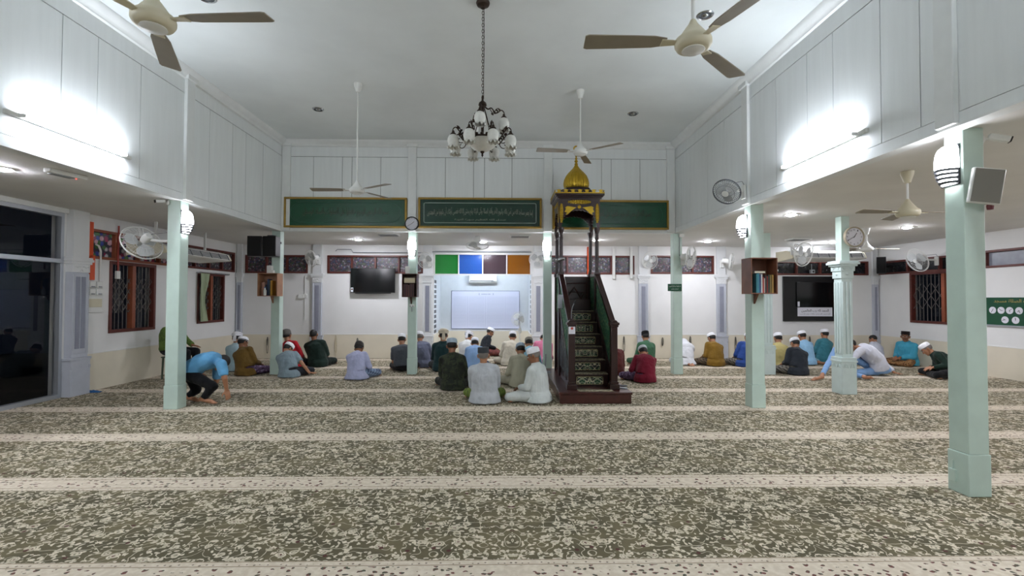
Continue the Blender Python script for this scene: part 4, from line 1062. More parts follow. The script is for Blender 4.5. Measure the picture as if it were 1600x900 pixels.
# ---------------------------------------------------------------- chandelier
def chandelier():
    o = thing('chandelier', 'bronze chandelier with frosted tulip shades and a glass bowl', 'chandelier', (-.22, 5.13, 0))
    MB().lathe([(0, 4.69), (.025, 4.69), (.03, 4.70), (.065, 4.72), (.075, 4.745), (.07, ZH-.001), (0, ZH-.001)], 24).build('ceiling_rose', M_bronze, o)
    b = MB(); z = 4.69; k = 0
    while z > 3.72:
        pts = [(.011*math.cos(a)*(1 if k % 2 else 0), .011*math.cos(a)*(0 if k % 2 else 1), z-.02+.02*math.sin(a)) for a in [2*PI*i/8 for i in range(8)]]
        b.tube(pts, .0032, 5, close=True); z -= .033; k += 1
    b.tube([(.012, .0, 4.69), (.016, .008, 4.3), (.010, 0, 3.9), (.012, 0, 3.7)], .003, 5)
    b.build('chain', M_bronze, o)
    MB().lathe([(0, 3.74), (.01, 3.735), (.012, 3.68), (.04, 3.655), (.045, 3.63), (.02, 3.6), (.016, 3.45), (.03, 3.43), (.016, 3.40), (.014, 3.3), (.02, 3.27), (0, 3.26)], 18).build('stem', M_bronze, o)
    zb = 3.235
    MB().lathe([(0, zb-.105), (.05, zb-.10), (.11, zb-.07), (.155, zb-.025), (.172, zb+.015), (.165, zb+.02), (.15, zb-.02), (.1, zb-.06), (0, zb-.09)], 36).build('glass_bowl', M_frost, o)
    r = MB().lathe([(.166, zb+.008), (.178, zb+.012), (.178, zb+.026), (.166, zb+.03)], 36)
    for k in range(20):
        a = 2*PI*k/20; r.ell((.172*math.cos(a), .172*math.sin(a), zb+.035), (.017, .017, .016), seg=8, rg=5)
    r.build('bowl_rim', M_bronze, o)
    MB().lathe([(0, zb-.10), (.022, zb-.105), (.022, zb-.115), (.008, zb-.13), (.012, zb-.145), (0, zb-.17)], 14).build('finial', M_bronze, o)
    b = MB()
    for k in range(4):
        a = PI/4+k*PI/2; b.tube([(.02*math.cos(a), .02*math.sin(a), 3.62), (.09*math.cos(a), .09*math.sin(a), 3.42), (.165*math.cos(a), .165*math.sin(a), zb+.03)], .0045, 5)
    b.build('bowl_chains', M_bronze, o)
    def arm(az, r0, z0, r1, z1):
        c, s = math.cos(rad(az)), math.sin(rad(az))
        P = lambda r_, z_: (r_*c, r_*s, z_)
        b = MB(); m = (r0+r1)/2
        b.spl([P(r0, z0), P(r0+.04, z0-.025), P(m-.03, z0-.01), P(m+.02, z1+.06), P(r1-.03, z1+.095), P(r1, z1+.075), P(r1+.004, z1+.05)], [.008, .008, .007, .007, .006, .006, .005], 7)
        b.spl([P(m-.05, z0-.015), P(m-.02, z0-.06), P(m+.02, z0-.065), P(m+.035, z0-.035), P(m+.015, z0-.025)], .0045, 6)
        b.spl([P(m+.0, z1+.05), P(m+.02, z1+.10), P(m+.05, z1+.115)], .0045, 6)
        for q in (P(m, z1+.07), P(m+.03, z1+.09), P(m-.02, z1+.045), P(r1-.05, z1+.10)): b.ell(q, (.018, .014, .01), Euler((.5, .6, rad(az))).to_matrix(), 8, 5)
        ar = b.build('arm', M_bronze, o)
        MB().lathe([(.0, z1+.06), (.012, z1+.055), (.016, z1+.035), (.03, z1+.022), (.032, z1+.01), (0, z1+.01)], 16, (r1*c, r1*s, 0)).build('socket_cup', M_bronze, ar)
        prof = [(.02, .015), (.045, .0), (.058, -.03), (.06, -.06), (.052, -.09), (.05, -.105), (.062, -.128)]
        out = []
        for i, (rr, zz) in enumerate(prof + [(q[0]-.003, q[1]) for q in prof[::-1]]):
            fl = .1 if abs(zz) > .12 else .0
            out.append([(r1*c+rr*(1+fl*math.cos(8*a))*math.cos(a), r1*s+rr*(1+fl*math.cos(8*a))*math.sin(a), z1+zz+(.01*math.cos(8*a) if fl else 0)) for a in [2*PI*k/64 for k in range(64)]])
        MB().rings(out, cap=True).build('tulip_shade', M_frost, ar)
    for az in (-112, -68, -22, 22, 68, 112, 158, 202): arm(az, .15, 3.26, .325, 3.255)
    for az in (-100, 12, 118): arm(az, .02, 3.62, .235 if az > -90 else .13, 3.50)
chandelier()

# ---------------------------------------------------------------- pulpit (minbar)
def minbar_tile():
    t = NT('pulpit_floral_tile')
    sep = t.n('ShaderNodeSeparateXYZ'); t.link(t.obj(), sep.inputs[0])
    x = t.math('PINGPONG', t.math('ADD', sep.outputs[0], .0), .12)
    cb = t.n('ShaderNodeCombineXYZ'); t.link(x, cb.inputs[0]); t.link(sep.outputs[2], cb.inputs[1]); p = cb.outputs[0]
    ln = t.math('ABSOLUTE', t.math('SUBTRACT', t.noise(p, 13, 0)[0], .5))
    ln2 = t.math('ABSOLUTE', t.math('SUBTRACT', t.noise(t.mapping(p, loc=(4, 2, 0)), 17, 0)[0], .5))
    f = t.math('SUBTRACT', 1.0, t.step(t.voro(p, 16, .9)[0], .22, .28))
    m = t.math('MAXIMUM', f, t.math('SUBTRACT', 1.0, t.step(t.math('MINIMUM', ln, ln2), .018, .032)))
    col = t.mix(m, t.mix(t.step(t.noise(p, 14, 1)[0], .48, .52), lin('#12181a'), lin('#1d4a30')), lin('#c9c6a8'))
    col = t.mix(t.math('SUBTRACT', 1.0, t.step(t.voro(p, 16, .9)[0], .06, .09)), col, lin('#a8813c'))
    t.link(col, t.b.inputs['Base Color']); t.b.inputs['Roughness'].default_value = .3
    return t.m
M_mtile = minbar_tile()
M_green_carpet = pattern_cloth('pulpit_green_cloth', '#1c4a34', '#2a6044', '#6f8a5c', 'cloth', 20)
M_lattice_bg = mat('lattice_grey', '#6f7478', .5, var=.2, vscale=20)
def pulpit():
    cx = 1.385; o = thing('pulpit', 'tall dark wooden pulpit with stairs, canopy and golden onion dome', 'pulpit', (cx, 7.1, 0))
    hw = .325; W = hw+.05
    D = lambda Y: Y-7.1
    # base platform
    MB().box(-.53, .53, 0, 2.45, 0, .135).box(-.545, .545, -.012, 2.46, .135, .17).build('base_platform', M_woodr, o, bevel=.008)
    MB().box(-.24, .28, .05, .19, .17, .176).build('base_mat', M_carpet_pulpit, o)
    # steps
    for k in range(6):
        y0 = .50+.215*k; z1 = .17+.193*(k+1)
        s = MB().box(-hw+.03, hw-.03, y0, y0+.235 if k < 5 else 2.25, .17 if k < 2 else z1-.3, z1-.02).box(-hw+.03, hw-.03, y0-.018, y0+.235 if k < 5 else 2.25, z1-.02, z1-.004).build('step', M_wood, o, bevel=.003)
        MB().box(-hw+.035, hw-.035, y0-.016, y0+.21, z1-.004, z1+.004).build('step_carpet', M_carpet_pulpit, s)
        MB().prism([(-.215+.012, z1-.165), (.215-.012, z1-.165), (.215, z1-.15), (.215, z1-.055), (.203, z1-.04), (-.203, z1-.04), (-.215, z1-.055), (-.215, z1-.15)], y0-.008, y0+.001, 'y').build('riser_tile', M_mtile, s)
        fr = MB(); fr.tube([(a, y0-.009, z) for a, z in rrect(-.209, .209, z1-.159, z1-.046, .014, 3)], .0035, 4, close=True); fr.build('tile_border', M_tborder, s)
    # newels
    for s in (-1, 1):
        x = s*hw
        b = MB().box(x-.075, x+.075, .18, .33, .17, .25).box(x-.062, x+.062, .193, .317, .25, .29).box(x-.05, x+.05, .205, .305, .29, 1.12).box(x-.062, x+.062, .193, .317, 1.12, 1.15).box(x-.075, x+.075, .18, .33, 1.15, 1.19).prism([(x-.06, 1.19), (x+.06, 1.19), (x+.03, 1.225), (x-.03, 1.225)], .20, .31, 'y')
        b.build('newel_post', M_wood, o, bevel=.006)
        # parapet: slanted panel between rails
        y0, y1 = .30, D(8.66); zb0, zb1, zt0, zt1 = .42, 1.42, 1.13, 1.96
        poly = [(y0, zb0), (y1, zb1), (y1, zt1), (y0, zt0)]
        MB().prism(poly, x-.018, x+.018, 'x').build('parapet_panel', M_green_carpet if s > 0 else M_green_carpet, o)
        MB().prism([(y0, zt0-.0), (y1, zt1-.0), (y1, zt1+.07), (y0, zt0+.07)], x-.045, x+.045, 'x').build('handrail', M_wood, o, bevel=.006)
        MB().prism([(y0, zb0-.06), (y1, zb1-.06), (y1, zb1+.01), (y0, zb0+.01)], x-.03, x+.03, 'x').build('lower_rail', M_wood, o, bevel=.005)
        # side wall under the stairs with panelling and diagonal lattice
        MB().prism([(.33, .17), (2.25, .17), (2.25, 1.36), (y1, 1.36), (y0+.03, .37)], x-.012, x+.012, 'x').build('side_panel', M_wood, o)
        fr = MB()
        for yy in (.75, 1.15, 1.55, 1.9): fr.box(x-.022, x+.022, yy-.02, yy+.02, .17, min(1.36, .17+(yy-.2)*.8))
        fr.box(x-.022, x+.022, .33, 2.25, .17, .23); fr.build('side_frame', M_wood, o, bevel=.003)
        lt = MB()
        for k in range(8):
            ya = .45+k*.17; za = .30+ (ya-.3)*.05; zt_ = .38+(ya-.33)*.8
            if zt_-za > .1: lt.tube([(x-s*0+s*.02, ya, za), (x+s*.02, ya+.10, zt_-.02)], .008, 5)
        for k in range(9):
            yy = 1.42+k*.1; 
        lt.build('lattice', M_lattice_bg, o)
    # inner face of parapets is shown by the cloth panels; tower
    ty0, ty1 = D(8.66), D(9.30)
    for s in (-1, 1):
        x = s*hw
        for yy, nm in ((ty0, 'front'), (ty1, 'rear')):
            b = MB().box(x-.045, x+.045, yy-.045, yy+.045, .17, 2.0).box(x-.055, x+.055, yy-.055, yy+.055, 1.97, 2.03)
            b.lathe([(.04, 2.03), (.042, 2.07), (.033, 2.09), (.030, 2.12), (.030, 2.68), (.036, 2.70), (.033, 2.72), (.045, 2.77), (.055, 2.80), (.055, 2.84), (0, 2.84)], 16, (x, yy, 0))
            for k in range(8):
                a = 2*PI*k/8; b.tube([(x+.03*math.cos(a), yy+.03*math.sin(a), 2.12), (x+.03*math.cos(a), yy+.03*math.sin(a), 2.68)], .006, 5)
            b.build('canopy_post', M_wood, o, bevel=.003)
        MB().box(x-.015, x+.015, ty0+.04, ty1-.04, 1.30, 1.98).build('tower_side', M_green_carpet, o)
        MB().box(x-.03, x+.03, ty0+.04, ty1-.04, 1.96, 2.02).build('tower_rail', M_wood, o, bevel=.004)
        # arched side fascia
    def fascia(x0, x1, yA, axis):
        zt, zs, za = 3.38, 2.84, 3.16
        w_ = (x1-x0)/2; c = (x0+x1)/2; n = 28; pts = [(x0, zt), (x0, zs)]
        iw = w_-.045
        pts.append((c-iw, zs))
        for k in range(n+1):
            t = PI-PI*k/n; sc = 1+.05*math.cos(k*PI)       # cusped arch
            r_ = iw*(.94 if k % 2 else 1.0)
            xx = c+r_*math.cos(t); zz = zs+.02+(za-zs-.02)*(math.sin(t)**.75 if math.sin(t) > 0 else 0)*(.95 if k % 2 else 1.0)
            pts.append((xx, zz))
        pts += [(c+iw, zs), (x1, zs), (x1, zt)]
        MB().prism(pts, yA-.018, yA+.018, axis).build('arched_fascia', M_wood, o)
    fascia(-hw-.045, hw+.045, ty0-.03, 'y'); fascia(-hw-.045, hw+.045, ty1+.03, 'y')
    fascia(ty0-.045, ty1+.045, -hw-.03, 'x'); fascia(ty0-.045, ty1+.045, hw+.03, 'x')
    # cornice, gold cresting
    cy = (ty0+ty1)/2; dy = (ty1-ty0)/2
    b = MB()
    for z0, z1, e in ((3.36, 3.385, .07), (3.385, 3.41, .095), (3.41, 3.445, .12)): b.box(-hw-e, hw+e, ty0-e, ty1+e, z0, z1)
    b.box(-hw, hw, ty0, ty1, 3.30, 3.36); b.build('cornice', M_wood, o, bevel=.005)
    g = MB()
    for s in (-1, 1):
        for axis, L, c0 in (('x', hw+.115, s*(dy+.115)+cy), ('y', dy+.115, s*(hw+.115))):
            n = 7
            for k in range(n):
                a0 = -L+2*L*k/n; q = 2*L/n
                pl = [(a0, 3.445), (a0+q, 3.445), (a0+q, 3.465), (a0+q*.75, 3.462), (a0+q*.7, 3.49), (a0+q*.88, 3.505), (a0+q*.5, 3.515), (a0+q*.12, 3.505), (a0+q*.3, 3.49), (a0+q*.25, 3.462), (a0, 3.465)]
                if axis == 'x': g.prism(pl, c0-.006, c0+.006, 'y')
                else: g.prism([(p_[0]+cy, p_[1]) for p_ in pl], c0-.006, c0+.006, 'x')
    g.build('gold_cresting', M_gold, o)
    # gold carvings on the front
    yf = ty0-.05
    def leafrow(x0, z0, x1, z1, wd, name='gold_carving'):
        g = MB(); n = 11; dx, dz = (x1-x0), (z1-z0); L = math.hypot(dx, dz); ux, uz = dx/L, dz/L
        for k in range(n):
            t = (k+.5)/n; r_ = wd*(math.sin(PI*t)**.4)
            for s in (-1, 1):
                ctr = (x0+dx*t-uz*s*r_*.45, yf, z0+dz*t+ux*s*r_*.45)
                g.ell(ctr, (.6*r_+.004, .012, L/n*.55), Matrix.Rotation(math.atan2(ux, uz)+s*.5, 3, 'Y'), 8, 5)
        g.tube([(x0, yf-.01, z0), (x1, yf-.01, z1)], .006, 6)
        g.build(name, M_gold, o)
    leafrow(-.21, 3.30, .21, 3.30, .038); leafrow(-.325, 2.92, -.325, 3.27, .035); leafrow(.325, 2.92, .325, 3.27, .035)
    MB().ell((0, yf, 3.21), (.035, .014, .035), seg=14).build('gold_boss', M_gold, o)
    for s in (-1, 1):
        MB().prism([(s*.05, 3.20), (s*.22, 3.225), (s*.26, 3.20), (s*.245, 3.17), (s*.27, 3.12), (s*.23, 3.105), (s*.24, 3.06), (s*.19, 3.09), (s*.15, 3.13), (s*.10, 3.17)][::s], yf-.012, yf+.01, 'y').build('gold_spandrel', M_gold, o, bevel=.004)
    xs = -hw-.05
    g = MB()
    for t in (ty0+.0, ty1): 
        for k in range(9): g.ell((xs, t, 2.95+.035*k), (.012, .03, .022), seg=8, rg=5)
    for k in range(8): g.ell((xs, ty0+.12+.055*k, 3.30), (.012, .03, .028), seg=8, rg=5)
    g.build('gold_carving', M_gold, o)
    # drum and dome
    M0 = Matrix.Translation((0, cy, 0))
    b = MB(); b.M = M0; b.lathe([(.40, 3.445), (.40, 3.47), (.36, 3.50), (.34, 3.545), (.31, 3.56), (.29, 3.60), (0, 3.60)], 8); b.build('drum', M_wood, o, ang=20)
    b = MB(); b.M = M0
    prof = [(.0, 3.60), (.19, 3.60), (.205, 3.62), (.222, 3.67), (.226, 3.72), (.215, 3.79), (.185, 3.86), (.14, 3.92), (.095, 3.97), (.06, 4.01), (.035, 4.05), (.022, 4.09), (0, 4.09)]
    b.lathe(prof, 96, ribs=24, ramp=.07); b.build('golden_dome', M_gold, o, ang=60)
    b = MB(); b.M = M0
    b.lathe([(0, 4.07), (.035, 4.085), (.03, 4.10), (.015, 4.11), (.022, 4.125), (.036, 4.145), (.022, 4.165), (.014, 4.175), (.028, 4.195), (.014, 4.215), (.011, 4.225), (.022, 4.24), (.011, 4.255), (.008, 4.27), (.015, 4.285), (.007, 4.30), (.006, 4.33), (0, 4.33)], 20)
    n = 18; b.tube([(.045*math.sin(rad(20+320*k/n)), 0, 4.385-.045*math.cos(rad(20+320*k/n))) for k in range(n+1)], [.004+.011*math.sin(PI*k/n) for k in range(n+1)], 8)
    b.build('crescent_finial', M_gold, o)
    # seat back
    b = MB().box(-hw+.03, hw-.03, ty1-.05, ty1-.02, 1.33, 1.98); b.build('seat_back', M_wood, o)
    g = MB()
    for (a, b_) in (((-.2, 1.45), (.2, 1.45)), ((-.2, 1.45), (0, 1.78)), ((.2, 1.45), (0, 1.78)), ((-.2, 1.68), (.2, 1.68)), ((-.2, 1.68), (0, 1.38)), ((.2, 1.68), (0, 1.38)), ((-.25, 1.35), (-.25, 1.85)), ((.25, 1.35), (.25, 1.85)), ((-.25, 1.85), (.25, 1.85))):
        g.tube([(a[0], ty1-.06, a[1]), (b_[0], ty1-.06, b_[1])], .012, 6)
    g.build('carved_star', M_woodr, o)
    MB().box(-hw+.05, hw-.05, ty1-.3, ty1-.05, 1.33, 1.55).build('seat', M_wood, o, bevel=.01)
    return o
M_tborder = mat('tile_border_cream', '#b9a872', .4, metal=.3)
M_carpet_pulpit = pattern_cloth('stair_carpet', '#6b6450', '#a89d84', '#4c4a3a', 'cloth', 26)
pulpit()
o = thing('microphone', 'gooseneck microphone on the left newel of the pulpit', 'microphone', (1.06, 7.36, 1.235))
MB().lathe([(0, 0), (.03, 0), (.03, .012), (0, .014)], 14).build('base', M_black, o); MB().tube([(0, 0, .01), (.0, 0, .12), (.02, 0, .2), (.045, 0, .25)], .005, 6).build('gooseneck', M_grey, o); MB().cap((.045, 0, .25), (.06, 0, .285), .011, .011, 8).build('capsule', M_black, o)
o = thing('paper_note', 'white paper note with red dot on the left newel of the pulpit', 'note', (1.06, 7.296, 1.07)); MB().box(-.05, .05, -.004, 0, -.055, .055).build('sheet', M_paper, o); b = MB(); b.M = Matrix.Translation((0, -.005, .03)) @ Matrix.Rotation(PI/2, 4, 'X'); b.lathe([(0, 0), (.02, 0), (.02, .001), (0, .001)], 14); b.build('dot', MATS['sticker_red'], o)
o = thing('junction_box', 'grey boxes on the left side post of the pulpit', 'small box', (.965, 7.98, 1.52)); MB().box(-.04, .03, -.05, .05, -.13, .1).build('box', M_grey, o, bevel=.01)
MB().tube([(-.01, 0, .1), (-.03, .1, .5), (-.02, .3, .9)], .006, 6).build('cable', M_black, o)
o = thing('clamp_lamp', 'small chrome clamp lamp on the left canopy post of the pulpit', 'lamp', (.98, 8.60, 2.24)); MB().cap((0, 0, 0), (.1, -.03, .03), .03, .035, 12).build('head', M_chrome, o); MB().tube([(0, 0, 0), (.05, .03, -.05)], .01, 6).build('clamp', M_chrome, o)
o = thing('mic_stand_base', 'low metal stand lying beside the left foot of the pulpit', 'stand', (.715, 8.1, 0)); MB().tube([(0, 0, .01), (.02, 0, .62)], .01, 8).build('pole', M_grey, o); MB().box(-.12, .10, -.03, .03, .30, .33).build('tray', M_grey, o, bevel=.004)
b = MB(); [b.tube([(0, 0, .06), (.13*math.cos(a), .13*math.sin(a), .008)], .007, 6) for a in (0.5, 2.6, 4.7)]; b.build('leg', M_grey, o)
def sandal(loc, rotz, label, m, s=1.0):
    o = thing('sandal', label, 'sandal', loc, rotz, 'footwear on the pulpit base')
    pts = [(.0, -.12), (.035, -.10), (.03, 0), (.045, .07), (.03, .12), (0, .13), (-.03, .12), (-.045, .06), (-.03, 0), (-.035, -.1)]
    MB().prism([(a*s, b_*s) for a, b_ in pts], 0, .018, 'z').build('sole', m, o, bevel=.005)
    MB().tube([(-.04*s, .02, .012), (-.02*s, .05, .045), (0, .06, .055), (.02*s, .05, .045), (.04*s, .02, .012)], .012, 8).build('strap', m, o)
sandal((1.82, 7.42, .17), rad(60), 'grey sandal on the pulpit base beside the right newel, nearer', M_grey); sandal((1.86, 7.60, .17), rad(75), 'dark sandal on the pulpit base beside the right newel, farther', M_dgrey)

# ---------------------------------------------------------------- pedestal fan, blue cloth
def stand_fan():
    o = thing('pedestal_fan', 'white pedestal fan standing in the niche', 'pedestal fan', (.47, 12.95, 0), rad(-25))
    MB().lathe([(0, 0), (.2, 0), (.2, .015), (.16, .035), (.03, .05), (0, .05)], 28).build('base', M_white, o)
    MB().tube([(0, 0, .04), (0, 0, .55), (0, 0, .9)], [.016, .014, .011], 10).build('pole', M_white, o)
    MB().box(-.035, .035, -.03, .03, .62, .76).build('control_box', M_white, o, bevel=.008)
    b = MB(); b.M = Matrix.Translation((0, 0, 1.0)) @ Matrix.Rotation(PI/2, 4, 'X'); b.lathe([(0, -.1), (.045, -.095), (.055, 0), (.04, .05), (0, .05)], 18); b.build('motor_housing', M_white, o)
    g = MB(); g.M = b.M; R = .2
    for rr, z in ((R, .1), (R*.7, .15), (R*.3, .16), (R*.7, .055)): g.tube([(rr*math.cos(2*PI*k/28), rr*math.sin(2*PI*k/28), z) for k in range(28)], .004 if rr == R else .002, 5, close=True)
    for k in range(40):
        a = 2*PI*k/40; c, s = math.cos(a), math.sin(a); g.tube([(.3*R*c, .3*R*s, .16), (.7*R*c, .7*R*s, .15), (R*c, R*s, .1), (.7*R*c, .7*R*s, .055), (.25*R*c, .25*R*s, .045)], .0015, 3, cap=False)
    g.build('guard', M_white, o)
    for k in range(3):
        q = MB(); q.M = b.M @ Matrix.Rotation(2*PI*k/3, 4, 'Z'); q.rings([[(r_*math.cos(w_*u), r_*math.sin(w_*u), .1+.02*u+dz) for u, dz in ((-1, 0), (0, .003), (1, 0), (0, -.003))] for r_, w_ in ((.02, .4), (.08, .75), (.14, .75), (.17, .5))]); q.build('blade', M_blade, o)
stand_fan()
o = thing('blue_cloth', 'crumpled blue cloth on the floor at the foot of the left pilaster', 'cloth', at(140, 613, Z=0)+Vector((0, 0, .0)), 0)
r0 = random.Random(5); rings = []
for i in range(9):
    u = -1+2*i/8; rings.append([(u*.17+.02*r0.random(), v*.07*(1-abs(u)*.5), (.018+.02*abs(math.sin(u*5+v*4)))*(1-abs(v))*(1-u*u*.6)+.006) for v in [-1+2*k/8 for k in range(9)]]+[(u*.17, v*.06*(1-abs(u)*.5), .001) for v in [1-2*k/8 for k in range(9)]])
MB().rings(rings).build('cloth', mat('blue_cloth', '#1f5a94', .8, var=.15), o)

o = thing('key_hooks', 'small white hooks with hanging keys on the column left of the niche', 'hooks', (-1.85, 9.864, 1.40))
MB().box(-.05, .05, -.012, 0, -.02, .03).build('hook_plate', M_white, o, bevel=.004)
for x in (-.03, .025): MB().tube([(x, -.01, .0), (x, -.03, -.02), (x, -.035, .005)], .005, 6).build('hook', M_dgrey, o)
MB().tube([(.0, -.03, -.02), (.005, -.025, -.12)], .008, 6).build('hanging_key', M_grey, o)
o = thing('column_socket', 'small mint painted socket low on the nearest column', 'socket', (3.672, 3.86, .13)); MB().box(-.018, 0, -.03, .03, -.05, .05).build('plate', M_mint, o, bevel=.004)
MB().tube([(-.008, 0, .05), (-.008, 0, .12)], .006, 6).build('conduit', M_mint, o)
o = thing('junction_box', 'white junction box high on the column with the small green sign', 'small box', (3.70, 9.85, 2.86)); MB().box(-.05, .05, -.05, .01, -.03, .04).build('box', M_white, o, bevel=.006); MB().tube([(-.04, -.02, -.03), (-.04, -.01, -.42)], .006, 6).build('cable', M_dgrey, o)
o = thing('upright_conduit', 'white conduit between the book box column and the broad mint column', 'conduit', (5.33, 9.93, 2.55)); MB().tube([(0, 0, -.3), (0, 0, .38)], .02, 8).build('pipe', M_white, o); MB().box(-.03, .03, -.03, .03, .05, .13).build('coupling', M_white, o, bevel=.005)

# ================================================================ people
def proj(p):
    d = Vector(p)-Vector((0, 0, CAM_H)); z = d.dot(_f)
    return 800+FPX*d.dot(_r2)/z, 450-FPX*d.dot(_u2)/z
def clothm(name, c, var=.06):
    t = NT('cloth_'+name); cc = lin(c); v = t.obj()
    nz = t.noise(t.mapping(v, (1, 1, .5)), 9, 3)[0]
    t.link(t.mix(t.step(nz, .3, .7), tuple(x*(1-var) for x in cc[:3])+(1,), tuple(min(1, x*(1+var)) for x in cc[:3])+(1,)), t.b.inputs['Base Color'])
    t.b.inputs['Roughness'].default_value = .9; t.b.inputs['Specular IOR Level'].default_value = .2
    t.b.inputs['Sheen Weight'].default_value = .08
    nd = t.noise(t.mapping(v, (1.5, 1.5, .6)), 7, 2, .45, 1.2)[0]
    t.bump(nd, .5, .03)
    return t.m
SK = {'a': mat('skin_tan', '#a67556', .55, var=.06, vscale=30), 'b': mat('skin_brown', '#875a3e', .55, var=.06, vscale=30), 'c': mat('skin_light', '#b5835f', .55, var=.06, vscale=30)}
M_hair = mat('hair_black', '#15120f', .6, var=.2, bump=.5, bscale=200)
M_hairg = mat('hair_grey', '#6d6862', .7, var=.25, bump=.5, bscale=200)
M_eyew = mat('eye_white', '#d8d4cc', .3); M_eyeb = mat('eye_iris', '#1d130d', .2); M_lip = mat('lip', '#7a4438', .5)
FOLD = bpy.data.textures.new('fold_noise', 'CLOUDS'); FOLD.noise_scale = .11; FOLD.noise_depth = 2
def soft(o, vox, smooth=4, disp=0):
    r = o.modifiers.new('remesh', 'REMESH'); r.mode = 'VOXEL'; r.voxel_size = vox; r.use_smooth_shade = True
    s = o.modifiers.new('smooth', 'SMOOTH'); s.factor = .6; s.iterations = smooth
    if disp:
        d = o.modifiers.new('folds', 'DISPLACE'); d.texture = FOLD; d.strength = disp; d.mid_level = .5; d.texture_coords = 'LOCAL'
    return o
def ik(a, t, l1, l2, pole):
    a, t, pole = Vector(a), Vector(t), Vector(pole); d = t-a; L = d.length
    if L > (l1+l2)*.985: t = a+d*((l1+l2)*.985/L); d = t-a; L = d.length
    u = d/L; x = (L*L+l1*l1-l2*l2)/(2*L); h = math.sqrt(max(1e-4, l1*l1-x*x))
    p = pole-u*pole.dot(u)
    if p.length < 1e-4: p = Vector((0, 0, 1))
    return a+u*x+p.normalized()*h, t
def hand(mb, w, d, n, side, curl=.35):
    """palm, four unequal fingers and a thumb; d = pointing way, n = back of the hand, side = +1 right / -1 left"""
    d = Vector(d).normalized(); n = Vector(n); n = (n-d*n.dot(d)).normalized(); l = d.cross(n).normalized()*side
    w = Vector(w)
    for k in range(4):
        o = (1.5-k)*.021; base = w+d*.01+l*o*.8; kn = w+d*.078+l*o
        mb.cap(base, kn, .014, .0125, 8)
        L = (.072, .082, .077, .06)[k]; sp = (1.5-k)*.10; a = curl*.5; p = kn; r = .0098
        for seg, f in ((0, .46), (1, .3), (2, .24)):
            dirn = (d*math.cos(a)-n*math.sin(a)+l*sp*.7).normalized(); q = p+dirn*L*f
            mb.cap(p, q, r, r-.0012, 7); p = q; r -= .0012; a += curl
    tb = w+d*.022+l*.03; t1 = tb+(d*.55+l*.75-n*.25).normalized()*.042; t2 = t1+(d*.9+l*.3-n*.25).normalized()*.032
    mb.cap(tb, t1, .0145, .0115, 8); mb.cap(t1, t2, .0115, .009, 8)
def headmat(c, pitch, yaw, roll):
    return Matrix.Translation(c) @ Euler((0, 0, yaw)).to_matrix().to_4x4() @ Matrix.Rotation(-pitch, 4, 'X') @ Matrix.Rotation(roll, 4, 'Y')
